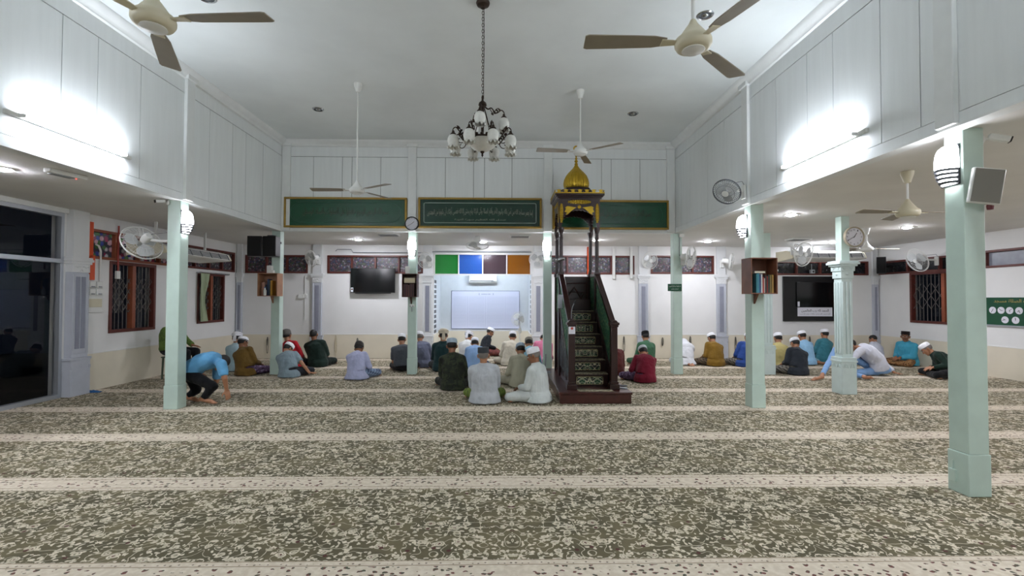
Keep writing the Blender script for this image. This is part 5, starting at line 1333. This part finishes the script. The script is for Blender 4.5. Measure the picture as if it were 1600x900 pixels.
def figure(root, J, o):
    """one continuous body mesh; clothing, hair and headgear as children"""
    sp = [Vector(p) for p in J['spine']]
    def S(t):
        t = max(0, min(.9999, t))*(len(sp)-1); i = int(t); u = t-i
        p0, p1, p2, p3 = sp[max(i-1, 0)], sp[i], sp[i+1], sp[min(i+2, len(sp)-1)]
        return .5*((2*p1)+(p2-p0)*u+(2*p0-5*p1+4*p2-p3)*u*u+(3*p1-p0-3*p2+p3)*u**3)
    latp = (Vector(J['hip'][1])-Vector(J['hip'][0])).normalized(); lats = (Vector(J['sh'][1])-Vector(J['sh'][0])).normalized()
    def loft(mb, secs, n=22):
        R = []
        for t, rx, ry in secs:
            c = S(t) if t <= 1 else S(1)+(S(.999)-S(.96)).normalized()*(t-1)*.46
            tan = (S(min(t, 1)+.02)-S(min(t, 1)-.04)).normalized() if t < .98 else (S(.999)-S(.94)).normalized()
            lat = (latp*(1-min(t, 1))+lats*min(t, 1)).normalized(); lat = (lat-tan*lat.dot(tan)).normalized(); fw = tan.cross(lat)
            R.append([c+lat*rx*math.copysign(abs(math.cos(a))**.85, math.cos(a))+fw*ry*math.sin(a) for a in [2*PI*k/n for k in range(n)]])
        return mb.rings(R)
    W = o.get('w', 1.0); Hm = J['head']; hc = Hm.to_translation()
    sk = o['skin']
    b = MB()
    loft(b, [(0, .12, .1), (.1, .145*W, .11*W), (.35, .13*W, .10*W), (.65, .15*W, .105*W), (.88, .155*W, .09), (1, .07, .06)])
    b.cap(sp[-1]-(sp[-1]-sp[-2]).normalized()*.04, hc+Hm.to_3x3()@Vector((0, -.015, -.04)), .058, .052)
    for i, s in ((0, -1), (1, 1)):
        sh, el, wr = [Vector(J[k][i]) for k in ('sh', 'el', 'wr')]
        b.cap(sh, el, .05*W, .038); b.cap(el, wr, .038, .026)
        hd = J.get('hdir', [None, None])[i]; hd = Vector(hd) if hd is not None else (wr-el)
        hn = J.get('hn', [None, None])[i]; hn = Vector(hn) if hn is not None else Vector((0, .3, 1))
        hand(b, wr, hd, hn, s, J.get('curl', .35))
        hip, kn, an, toe = [Vector(J[k][i]) for k in ('hip', 'kn', 'an', 'toe')]
        b.cap(hip, kn, .078, .052); b.cap(kn, an, .052, .034)
        td = (toe-an); td.normalize(); heel = an-td*.03
        b.cap(heel+Vector((0, 0, -.008)), an+td*.15+Vector((0, 0, -.012)), .034, .027); b.cap(an+td*.12, an+td*.19+Vector((0, 0, -.012)), .03, .02)
        lt = td.cross(Vector((0, 0, 1))); lt = lt.normalized() if lt.length > .1 else Vector((1, 0, 0))
        for k in range(5): q = an+td*.17+lt*(k-2)*.017+Vector((0, 0, -.016)); b.cap(q, q+td*(.045-abs(k-1.4)*.006), .011, .009, 7)
    M0 = b.M; b.M = Hm
    b.ell((0, -.012, .03), (.074, .094, .09), seg=20, rg=14).ell((0, .012, -.01), (.066, .078, .08), seg=18, rg=12).ell((0, .028, -.055), (.052, .058, .055), seg=16, rg=10).ell((0, .07, -.09), (.024, .02, .02))
    b.cap((0, .084, .02), (0, .103, -.018), .009, .015, 8).ell((-.014, .092, -.024), (.009, .012, .008)).ell((.014, .092, -.024), (.009, .012, .008))
    b.ell((-.03, .078, .032), (.026, .012, .009)).ell((.03, .078, .032), (.026, .012, .009)).ell((0, .082, -.052), (.024, .01, .007)).ell((0, .080, -.064), (.020, .01, .008))
    for s in (-1, 1): b.ell((s*.085, -.007, .0), (.010, .021, .034), Euler((0, s*.15, s*.35)).to_matrix()).ell((s*.073, .0, -.004), (.012, .013, .018))
    b.M = M0
    soft(b.build('body', sk, root), o.get('vox', .0085), 3)
    # face details
    if o.get('face'):
        for s in (-1, 1):
            e = MB(); e.M = Hm; e.ell((s*.03, .083, .014), (.013, .008, .008), seg=12, rg=8); eo = e.build('eye', M_eyew, root)
            e = MB(); e.M = Hm; e.ell((s*.03, .089, .014), (.0055, .004, .0055), seg=10, rg=6); e.build('iris', M_eyeb, eo)
            e = MB(); e.M = Hm; e.tube([(s*.012, .093, .034), (s*.03, .093, .039), (s*.048, .083, .033)], .004, 6); e.build('eyebrow', M_hair, root)
        e = MB(); e.M = Hm; e.tube([(-.022, .089, -.057), (0, .095, -.056), (.022, .089, -.057)], .004, 6); e.build('lips', M_lip, root)
        if 'moustache' in o['face']:
            e = MB(); e.M = Hm; e.tube([(-.028, .088, -.045), (-.012, .097, -.038), (.012, .097, -.038), (.028, .088, -.045)], [.003, .006, .006, .003], 6); e.build('moustache', M_hair, root)
        if 'beard' in o['face']:
            e = MB(); e.M = Hm; e.ell((0, .07, -.088), (.036, .028, .028), seg=12, rg=8); e.build('beard', M_hair, root)
        if 'glasses' in o['face']:
            e = MB(); e.M = Hm
            for s in (-1, 1):
                e.tube([(s*.032+.024*math.cos(a), .101, .013+.018*math.sin(a)) for a in [2*PI*k/14 for k in range(14)]], .0018, 5, close=True); e.tube([(s*.055, .1, .016), (s*.08, .0, .016)], .0018, 5)
            e.tube([(-.008, .103, .016), (.008, .103, .016)], .0018, 5); e.build('glasses', M_black, root)
    # hair
    cap = o.get('cap', 'white')
    if o.get('hair', M_hair) is not None and cap != 'hood':
        h = MB(); h.M = Hm
        h.ell((0, -.020, .034), (.0785, .096, .093), Euler((.42, 0, 0)).to_matrix(), 24, 12, 0, rad(118)); h.build('hair', o.get('hair', M_hair), root)
    c = MB(); c.M = Hm @ Matrix.Translation((0, -.014, .052)) @ Matrix.Rotation(rad(o.get('tilt', 6)), 4, 'X')
    cm = o.get('capm', M_capw)
    if cap == 'white':
        c.lathe([(0, 0), (.985, 0), (1.0, .004), (1.0, .028), (.985, .050), (.93, .067), (.75, .080), (.4, .088), (0, .090)], 32, sx=.086, sy=.103); co = c.build('skullcap', cm, root)
        if o.get('band') is not None:
            q = MB(); q.M = c.M; q.lathe([(.99, .003), (1.012, .004), (1.012, .016), (.99, .017)], 32, sx=.086, sy=.103); q.build('cap_band', o['band'], co)
    elif cap == 'songkok':
        c.lathe([(0, 0), (.985, 0), (1.0, .003), (.97, .076), (.95, .082), (.8, .080), (0, .076)], 32, sx=.086, sy=.106); c.build('songkok', cm, root)
    elif cap == 'beanie':
        c.M = Hm @ Matrix.Translation((0, -.018, .02)) @ Matrix.Rotation(rad(10), 4, 'X')
        c.lathe([(0, 0), (.99, 0), (1.05, .01), (1.05, .035), (1.0, .04), (1.0, .07), (.9, .105), (.65, .128), (.3, .138), (0, .14)], 32, sx=.086, sy=.103); c.build('beanie', cm, root)
    elif cap == 'turban':
        c.lathe([(0, 0), (.98, 0), (.97, .06), (.8, .085), (.4, .097), (0, .1)], 28, sx=.086, sy=.103); co = c.build('skullcap', cm, root)
        q = MB(); q.M = c.M
        for k, (z, t) in enumerate(((.012, .1), (.03, -.15), (.045, .12))):
            q.tube([(.09*math.cos(a), .107*math.sin(a), z+.09*t*math.sin(a+k)) for a in [2*PI*j/24 for j in range(24)]], .015, 8, close=True)
        q.build('turban_wrap', cm, co)
        q = MB(); q.M = c.M; q.rings([[(x+.02, y, z) for x, y in ((-w_, -.115-dy), (w_, -.115-dy), (w_, -.125-dy), (-w_, -.125-dy))] for z, w_, dy in ((.02, .015, 0), (-.04, .03, .008), (-.10, .034, .0), (-.135, .03, -.012))]); q.build('turban_tail', cm, co)
    elif cap == 'hood':
        q = MB(); q.M = Hm
        q.ell((0, -.02, .02), (.108, .13, .125), seg=20, rg=12).ell((0, -.05, -.1), (.13, .12, .13)); q.M = Matrix()
        top = Vector(sp[-1]); dn = Vector(sp[-2])
        q.ell(top+Vector((0, -.01, .0)), (.19, .13, .12)).ell((top+dn)/2+Vector((0, -.03, .0)), (.215, .16, .16))
        soft(q.build('head_veil', o['shirt'], root), .011, 6, .012)
    # upper garment
    s_ = MB(); hem = o.get('hem', 'tunic')
    if hem == 'tunic' and not J.get('nohem'):
        c0 = sp[0]; z0 = .012-0; L = latp
        f0 = Vector((-L.y, L.x, 0))
        ex = o.get('flare', 1.0)
        R = []
        for z, rx, ry, dy in ((z0, .225*ex, .185*ex, -.005), (z0+.03, .218*ex, .18*ex, -.005), (c0.z*.9, .2*W, .165*W, -.01), (c0.z+.06, .19*W, .15*W, 0)):
            t = (z-c0.z); cc = Vector((c0.x, c0.y, z))+f0*dy
            if t > 0: cc = S(t/.45)
            R.append([cc+L*rx*math.cos(a)+f0*ry*math.sin(a) for a in [2*PI*k/22 for k in range(22)]])
        s_.rings(R)
        loft(s_, [(.05, .18*W, .14*W), (.2, .178*W, .14*W), (.45, .168*W, .135*W), (.68, .178*W, .135*W), (.84, .168*W, .118*W), (.94, .125, .095), (1.02, .085, .074), (1.10, .068, .064)])
    else:
        loft(s_, [(-.0, .165*W, .135*W), (.12, .17*W, .14*W), (.4, .158*W, .128*W), (.68, .175*W, .13*W), (.86, .176*W, .115*W), (.96, .13, .09), (1.02, .08, .07), (1.05, .07, .062)])
    for i in (0, 1):
        sh, el, wr = [Vector(J[k][i]) for k in ('sh', 'el', 'wr')]
        s_.cap(sp[-1]+(sh-sp[-1])*.35, sh, .062, .070*W)
        if o.get('sleeve', 'long') == 'long':
            s_.cap(sh, el, .07*W, .056); s_.tube([el-(wr-el)*.05, el, el+(wr-el)*.5, el+(wr-el)*.93], [.04, .056, .053, .05], 12)
        else: s_.tube([sh, sh+(el-sh)*.3, sh+(el-sh)*.82], [.068*W, .068*W, .062], 12)
    soft(s_.build('shirt' if hem != 'tunic' else 'tunic', o['shirt'], root), .0115, 5, o.get('fold', .02))
    # lower garment
    l = MB(); P0 = sp[0]
    l.ell(P0+Vector((0, 0, -.0)), (.165*W, .14*W, .10 if P0.z < .3 else .13))
    for i in (0, 1):
        hip, kn, an = [Vector(J[k][i]) for k in ('hip', 'kn', 'an')]
        r = o.get('leg', 1.0)
        l.cap(hip, kn, .098*r, .072*r); l.tube([kn-(an-kn)*.06, kn, kn+(an-kn)*.5, kn+(an-kn)*.9], [.05, .072*r, .062*r, .052*r], 12)
    if o.get('sarong'):
        k0, k1 = Vector(J['kn'][0]), Vector(J['kn'][1]); m = (k0+k1)/2
        l.ell((m+P0)/2*.6+m*.4+Vector((0, 0, -.03)), (max(.2, (k1-k0).length*.42), .17, .075)); a0, a1 = Vector(J['an'][0]), Vector(J['an'][1])
        l.cap(a0+(k0-a0)*.3, a1+(k1-a1)*.3, .055, .055)
    soft(l.build('sarong' if o.get('sarong') else 'trousers', o['lower'], root), .0125, 5, .016)
M_capw = clothm('cap_white', '#eeeff3'); 
_capcache = {}
def seated(label, base, head, rot=0, lower='#20222a', shirt='#cccccc', arms='lap', legs='cross', fwd=.14, S0=1.0, hp=None, hy=0, override=None, spread=1.0, origin=None, **o):
    R = Matrix.Rotation(rad(rot), 4, 'Z')
    bp = at(base[0], base[1], Z=0) if origin is None else Vector(origin)
    root_loc = Vector((bp.x, bp.y+fwd, 0)) if origin is None else bp
    def mk(lean, side, S_):
        pts = [Vector((0, 0, .115))]; n = 9; L = .43
        for i in range(n):
            t = (i+.5)/n; a = lean*(.15+1.45*t); d = Vector((math.sin(side)*.9, math.sin(a), math.cos(a)*math.cos(side))).normalized(); pts.append(pts[-1]+d*L/n)
        spine = [pts[0], pts[3], pts[6], pts[9]]
        a = lean*1.6; pit = (hp if hp is not None else .25+lean*.9)
        nk = Vector((math.sin(side)*.8, math.sin(a*.8+.1), math.cos(a*.8+.1))).normalized()
        hc = pts[9]+nk*.142
        Hm = headmat(hc, pit, rad(hy), side*.6)
        top = Hm @ Vector((0, -.02, .143 if o.get('cap', 'white') != 'none' else .125))
        return spine, Hm, (Matrix.Translation(root_loc) @ R @ Matrix.Scale(S_, 4)) @ top
    lean, side, S_ = .35, 0.0, S0
    for it in range(14):                                      # match the seated height and the head position
        lo, hi = .02, 1.05
        for _ in range(18):
            m = (lo+hi)/2; ty = proj(mk(m, side, S_)[2])[1]
            if ty < head[1]: lo = m
            else: hi = m
        lean = (lo+hi)/2
        if abs(proj(mk(lean, side, S_)[2])[1]-head[1]) > 1.0: S_ *= 1.02 if lean < .2 else .98
        e = head[0]-proj(mk(lean, side, S_)[2])[0]
        side = max(-.5, min(.5, side+e*.004*(1 if abs(rot) < 90 else -1)))
    spine, Hm, _t = mk(lean, side, S_)
    MW = Matrix.Translation(root_loc) @ R @ Matrix.Scale(S_, 4); inv = MW.inverted()
    root = thing('person', label, 'person', root_loc, rad(rot), o.pop('group', None)); root.scale = (S_, S_, S_)
    n3, n2 = spine[3], spine[2]; up = (n3-n2).normalized(); lat = Vector((1, 0, 0)); lat = (lat-up*lat.dot(up)).normalized()
    w = o.get('w', 1.0)
    sh = [n3-up*.062+lat*s*.148*w for s in (-1, 1)]
    ms = (sh[0]+sh[1])/2
    tg = {'lap': [(-.05, .30, .20), (.05, .30, .20)], 'read': [(-.07, .40, .33), (.07, .40, .33)], 'knees': [(-.28, .34, .19), (.28, .34, .19)],
          'floorR': [(-.06, .30, .2), (.36, .16, .03)], 'floorL': [(-.36, .1, .03), (.06, .3, .2)]}.get(arms)
    if tg is None: tg = arms
    el, wr = [], []
    for i, s in ((0, -1), (1, 1)):
        T = Vector(tg[i]); 
        if arms in ('lap', 'read'): T = T+Vector((0, max(0, ms.y-.12)*.6, 0))
        e, t_ = ik(sh[i], T, .27, .24, (s*.55, -.55, -.25)); el.append(e); wr.append(t_)
    hip = [(-.09, .02, .11), (.09, .02, .11)]
    if legs == 'cross': an = [(.10*spread, .33, .055), (-.12*spread, .27, .055)]; pole = [(-1, .35, -.12), (1, .35, -.12)]; toe = [(.28, .40, .04), (-.30, .33, .04)]
    elif legs == 'kneel': an = [(-.08, -.10, .05), (.08, -.10, .05)]; pole = [(-.2, 1, .05), (.2, 1, .05)]; toe = [(-.02, -.28, .03), (.02, -.28, .03)]
    elif legs == 'sideR': an = [(.12, .12, .05), (.33, -.02, .05)]; pole = [(-.7, .9, 0), (.9, .8, 0)]; toe = [(.3, .05, .03), (.5, -.10, .03)]
    kn, ann = [], []
    for i in (0, 1):
        if legs == 'kneel': k, a_ = Vector((hip[i][0]*1.7, .36, .07)), Vector(an[i])
        else:
            k, a_ = ik(hip[i], an[i], .39, .38, pole[i]); k.z = max(.085, min(k.z, .16)); k.x *= spread if legs == 'cross' else 1
        kn.append(k); ann.append(a_)
    J = dict(spine=spine, head=Hm, sh=sh, el=el, wr=wr, hip=hip, kn=kn, an=ann, toe=toe, hdir=[(.25, .6, -.25), (-.25, .6, -.25)] if arms == 'lap' else [None, None])
    if arms in ('floorR', 'floorL'):
        i = 1 if arms == 'floorR' else 0; J['hdir'][i] = (.5 if i else -.5, .6, -.08); J['curl'] = .12
    if override:
        for k, v in override.items():
            if k in ('hn', 'hdir', 'curl', 'nohem'): J[k] = v; continue
            for i, p in v.items(): J[k] = list(J[k]); J[k][i] = inv @ Vector(p)
        if 'wr' in override and 'el' not in override:
            for i in override['wr']:
                s = (-1, 1)[i]; J['el'][i], J['wr'][i] = ik(sh[i], J['wr'][i], .27, .25, (s*.6, -.5, -.1))
    for k in ('shirt', 'lower'):
        v = o.get(k) if k in o else (shirt if k == 'shirt' else lower)
        o[k] = clothm(label[:18]+k, v) if isinstance(v, str) else v
    if isinstance(o.get('capm'), str): o['capm'] = _capcache.setdefault(o['capm'], clothm('cap'+o['capm'], o['capm']))
    if isinstance(o.get('band'), str): o['band'] = _capcache.setdefault(o['band'], clothm('band'+o['band'], o['band']))
    o['skin'] = SK[o.get('skin', 'a')]
    figure(root, J, o)
    return root
P_plaidb = pattern_cloth('sarong_blue_plaid', '#34405c', '#7f93ad'); P_plaidg = pattern_cloth('sarong_grey_plaid', '#2f2d2c', '#8a857b'); P_plaidk = pattern_cloth('sarong_dark_plaid', '#27221e', '#6b5b46')
P_batik = pattern_cloth('sarong_batik_brown', '#6b4526', '#a07a4c', '#3a2417', 'cloth', 22); P_batikp = pattern_cloth('sarong_purple', '#3c2740', '#5d4664', '#8a7a9a', 'cloth', 16); P_batikm = pattern_cloth('sarong_maroon', '#4a1f1c', '#6f3730', None, 'cloth', 18)
P_camo = pattern_cloth('tunic_dark_green_print', '#191f14', '#2b331f', '#0e110c', 'cloth', 12); P_lime = pattern_cloth('sarong_lime', '#4c5c1e', '#6f8230', None, 'cloth', 14)
P_green = pattern_cloth('tunic_olive_green', '#4a6326', '#5c7832', None, 'cloth', 9)

seated('man in pale blue shirt and white turban seated behind the man in brown', (363, 581), (371, 519), shirt='#a9c4cc', cap='turban', S0=1.0, lower='#4a5660')
seated('man in mustard brown tunic and black-banded white cap near the left wall', (378, 588), (381, 526), rot=-18, shirt='#6a5226', band='#17181c', lower=P_batikp, sarong=1, skin='b', hem='tunic', w=1.05, hy=-20)
seated('man in grey-blue short-sleeved shirt and white cap leaning on his right hand', (447, 591), (437, 537), rot=-8, shirt='#7e8f97', sleeve='short', arms='floorR', hem='tunic', lower='#23262c', hy=-35, tilt=2)
seated('man in red shirt and grey knitted cap behind the speaker column', (452, 576), (447, 514), shirt='#a81c28', cap='beanie', capm='#5a5754', lower='#1c1c20', rot=-10, spread=.65)
seated('bareheaded man in dark green tunic beside the pilaster left of the television', (493, 574), (489, 514), shirt='#1c2c26', cap='none', lower='#16201c', skin='b', w=1.12, spread=.85)
seated('man in lavender shirt and dark cap seated alone below the television', (554, 594), (562, 536), rot=-14, shirt='#a9adc9', cap='beanie', capm='#3a3634', lower=P_plaidb, sarong=1, skin='b', flare=1.1, band=None)
seated('man in dark grey T-shirt and white cap left of the column with the clock', (626, 582), (628, 522), shirt='#4b4f55', sleeve='short', hem='tee', lower='#18171a', arms='lap', w=1.05)
seated('man in slate shirt and white cap right of the column with the clock', (659, 575), (655, 518), shirt='#6f7488', lower='#33363f', hair=M_hairg)
seated('man in dark teal robe and cream turban at the niche left edge', (691, 581), (693, 513), shirt='#1e3638', cap='turban', capm='#cfc4b0', lower='#14191b', w=1.05)
seated('man in dark green patterned tunic and pale blue cap left of the grey-white back', (707, 611), (706, 528), shirt=P_camo, capm='#a3b2bf', lower='#15180f', skin='b', w=1.02)
seated('man in pale grey tunic and dark grey songkok, largest figure seen from behind', (757, 632), (755, 541), shirt='#b4b8bc', cap='songkok', capm='#3b3f43', lower=P_lime, sarong=1, hair=M_hairg, w=1.12, flare=1.12, hp=.15, spread=1.02)
seated('man in sky blue shirt and ribbed white cap behind the songkok wearer', (741, 579), (742, 528), shirt='#8fb0da', lower='#3c4c66', hp=.6)
seated('man in white robe and white turban seated low inside the niche edge', (727, 569), (733, 519), rot=-30, shirt='#d5d6d4', cap='turban', lower='#b9bab8')
seated('man in black jacket and white cap facing sideways at the front of the niche', (757, 556), (764, 512), rot=-82, shirt='#1d1f24', lower=P_batikm, sarong=1, face='beard', skin='b', arms='lap', fwd=.05)
seated('man in cream robe and white cap under the pedestal fan', (797, 572), (802, 518), shirt='#c6bfae', lower='#bdb7a6', sarong=1, w=1.05, rot=8)
seated('man in beige robe and light blue cap behind the white-robed man', (814, 606), (813, 537), rot=14, shirt='#a8a590', capm='#9fb0bf', lower='#9c9885', sarong=1)
seated('man in light blue shirt and grey patterned cap beside the niche column', (829, 586), (826, 528), shirt='#8fbfd2', capm='#8f8a80', lower='#3a434d')
seated('person in pink behind the column left of the pulpit', (848, 568), (850, 522), shirt='#c2708c', lower='#6b3a50', capm='#c9c9c9', w=1.1)
seated('man in white robe and tall white cap turned left beside the pulpit', (843, 631), (831, 542), rot=58, shirt='#c9cfcc', lower='#c3c8c4', sarong=1, face='plain', hy=22, w=1.05, flare=1.05, hair=M_hairg, skin='b')
seated('man in maroon-brown tunic mostly hidden behind the right newel of the pulpit', (962, 587), (956, 530), shirt='#5c2c2a', lower='#3a2422', w=1.05)
seated('man in green shirt and black songkok right of the pulpit', (1013, 573), (1008, 518), shirt='#42694e', cap='songkok', capm='#121214', lower='#37573f', rot=6)
seated('man in dark red tunic and pale cap, nearest right of the pulpit', (1011, 599), (1004, 542), rot=12, shirt='#6b1628', capm='#bcc3c6', lower=P_batikp, sarong=1, w=1.05, hp=.9)
seated('figure in white hooded veil and robe bowing beside the green-sign column', (1075, 571), (1068, 532), shirt='#d7d9dd', lower='#cfd2d6', sarong=1, cap='hood', rot=10, legs='kneel', flare=1.15)
seated('man in mustard tunic and white cap with checked sarong, right half of the hall', (1122, 573), (1111, 521), rot=22, shirt='#7d5f22', lower=P_plaidk, sarong=1, w=1.12, spread=.85)
seated('man in royal blue shirt with checked sarong behind the book box column', (1169, 574), (1170, 520), shirt='#2a4686', lower=P_plaidg, sarong=1, rot=5, w=1.1, spread=.9)
seated('man in pale yellow shirt and white cap beside the broad mint column', (1222, 578), (1215, 520), shirt='#b9ad74', lower=P_plaidk, sarong=1, w=1.05)
seated('man in charcoal jacket and white cap in front of the men in blue', (1253, 587), (1241, 528), rot=14, shirt='#2c3138', lower=P_plaidg, sarong=1, w=1.08)
seated('man in light blue shirt and white cap below the large black board', (1267, 571), (1251, 517), rot=10, shirt='#8fb9d8', lower='#7fa5b0', legs='sideR', sarong=1)
seated('man in teal shirt and white cap left of the ornate mint column', (1293, 567), (1288, 514), shirt='#3a7683', lower='#2b5560', w=1.03, rot=10)
seated('bareheaded boy in white shirt in the right back corner', (1378, 568), (1364, 524), rot=30, shirt='#c9ccd8', cap='none', lower='#3a3c44', S0=.92, hy=20)
seated('man in turquoise tunic and black songkok leaning on the right wall, facing the hall', (1419, 571), (1415, 517), rot=102, shirt='#4397b0', cap='songkok', capm='#221c1a', lower=P_batik, sarong=1, face='moustache glasses', skin='b', w=1.12, hp=.02, hy=32, fwd=.0, arms='lap')
seated('man in dark green jacket and white cap seated sideways behind the nearest column', (1494, 592), (1459, 537), rot=72, shirt='#182a22', lower='#101113', skin='a', hair=M_hairg, fwd=.1, w=1.05, face='plain')
# ---------------------------------------------------------------- the bending man
def custom(label, origin, J, o):
    root = thing('person', label, 'person', origin); inv = Matrix.Translation(origin).inverted()
    K = {}
    for k, v in J.items():
        if k in ('hdir', 'hn', 'curl', 'nohem'): K[k] = v
        elif k == 'head': K[k] = inv @ v
        else: K[k] = [inv @ Vector(p) for p in v]
    o['skin'] = SK[o.get('skin', 'a')]
    figure(root, K, o)
    return root
A = at
Yb = 7.19
J = dict(spine=[A(297, 580, Y=Yb), A(310, 569, Y=Yb), A(327, 563, Y=Yb), A(341, 565, Y=Yb)],
         sh=[A(341, 565, Y=Yb+.15), A(346, 569, Y=Yb-.16)], hip=[A(297, 584, Y=Yb+.09), A(297, 586, Y=Yb-.09)])
J['wr'] = [A(322, 613, Y=Yb+.22), A(354, 609, Y=Yb-.12)]
J['el'] = [A(338, 596, Y=Yb+.25), A(351, 591, Y=Yb-.2)]
J['kn'] = [A(307, 609, Y=Yb+.12), A(333, 603, Y=Yb-.10)]
an0, an1 = A(293, 633, Y=Yb+.10), A(317, 629.5, Y=Yb-.06)
an0.z = an1.z = .075
J['an'] = [an0, an1]; J['toe'] = [an0+Vector((.15, -.03, -.03)), an1+Vector((.15, -.02, -.03))]
J['hdir'] = [(.3, 0, -1), (.25, 0, -1)]; J['hn'] = [(1, .4, .2), (1, -.5, .2)]; J['curl'] = .2; J['nohem'] = True
hc = A(346, 567, Y=Yb+.13)
J['head'] = Matrix.Translation(hc) @ Matrix.Rotation(rad(-90+12), 4, 'Z') @ Matrix.Rotation(rad(-75), 4, 'X')
custom('man in light blue T-shirt and black trousers bending down beside the left mint column', Vector((A(300, 637, Z=0).x, Yb, 0)), J,
       dict(shirt=clothm('tee_light_blue', '#5e99c2'), lower=clothm('trousers_black', '#0e0e11'), hem='tee', sleeve='short', cap='none', w=1.02, leg=.95))

# man in white leaning left behind the ornate column, one knee raised, resting on his right hand
Yw = 9.72
f1, h1 = A(1283, 589, Z=.07), A(1397, 582, Z=.05)
J = dict(spine=[A(1375, 577, Y=Yw-.02), A(1371, 564, Y=Yw-.02), A(1357, 551, Y=Yw), A(1345, 545, Y=Yw)], sh=[A(1345, 548, Y=Yw-.15), A(1347, 546, Y=Yw+.15)], hip=[A(1370, 580, Y=Yw-.0), A(1370, 579, Y=Yw+.16)],
         el=[A(1333, 560, Y=Yw-.24), A(1374, 560, Y=Yw+.34)], wr=[A(1318, 556, Y=Yw-.12), h1], kn=[A(1324, 583, Y=Yw-.1), A(1306, 546, Y=Yw+.0)],
         an=[A(1352, 589, Z=.07), f1], toe=[A(1370, 590, Z=.04), f1+Vector((-.16, -.02, -.03))], hdir=[None, (.9, -.25, -.12)], hn=[(0, 0, 1), (0, 0, 1)], curl=.1, nohem=True)
J['head'] = Matrix.Translation(A(1330, 540, Y=Yw+.0)) @ Matrix.Rotation(rad(75), 4, 'Z') @ Matrix.Rotation(rad(-40), 4, 'X')
custom('man in white shirt and blue jeans with one knee up, behind the ornate column', Vector((A(1373, 580, Y=Yw).x, Yw, 0)), J,
       dict(shirt=clothm('shirt_white', '#c6c8d2'), lower=clothm('jeans_light_blue', '#7fa3cf'), hem='tee', cap='none', w=1.22, leg=.85))
# ---------------------------------------------------------------- man in green on a chair behind the left column
Yg = 9.45
o = thing('stool', 'low stool behind the left mint column under the person in olive green', 'stool', (A(267, 590, Y=Yg).x+.05, Yg, 0), -PI/2)
M_chair = mat('stool_plastic', '#3b4a3a', .45)
MB().box(-.15, .15, -.15, .15, .40, .425).build('seat', M_chair, o, bevel=.01)
for sx in (-1, 1):
    for sy in (-1, 1): MB().tube([(sx*.12, sy*.12, .41), (sx*.13, sy*.13, 0)], [.018, .015], 8).build('leg', M_chair, o)
ox = A(266, 590, Y=Yg).x
g = lambda x, y, z: Vector((ox+x, Yg+y, z))
J = dict(spine=[g(0, 0, .55), g(-.02, 0, .67), g(-.02, 0, .82), g(.02, 0, .96)], hip=[g(.02, .09, .52), g(.02, -.09, .52)],
         sh=[g(.01, .16, .92), g(.01, -.16, .92)], el=[g(.12, .26, .72), g(.17, -.22, .76)], wr=[g(.34, .12, .62), g(.23, -.12, .93)],
         kn=[g(.40, .14, .50), g(.40, -.14, .50)], an=[g(.38, .15, .08), g(.40, -.14, .08)], toe=[g(.55, .16, .04), g(.57, -.14, .04)], hdir=[(1, 0, -.2), (0, .1, 1)], hn=[(0, 0, 1), (1, -.2, 0)], curl=.25, nohem=True)
J['head'] = Matrix.Translation(g(.05, 0, 1.12)) @ Matrix.Rotation(rad(-80), 4, 'Z') @ Matrix.Rotation(rad(-8), 4, 'X')
custom('person in olive green tunic seated on a stool behind the left mint column', g(0, 0, 0), J, dict(shirt=P_green, lower=clothm('trousers_dark', '#16171b'), cap='songkok', capm=clothm('cap_black', '#141416'), skin='b', w=1.2, hem='tee'))
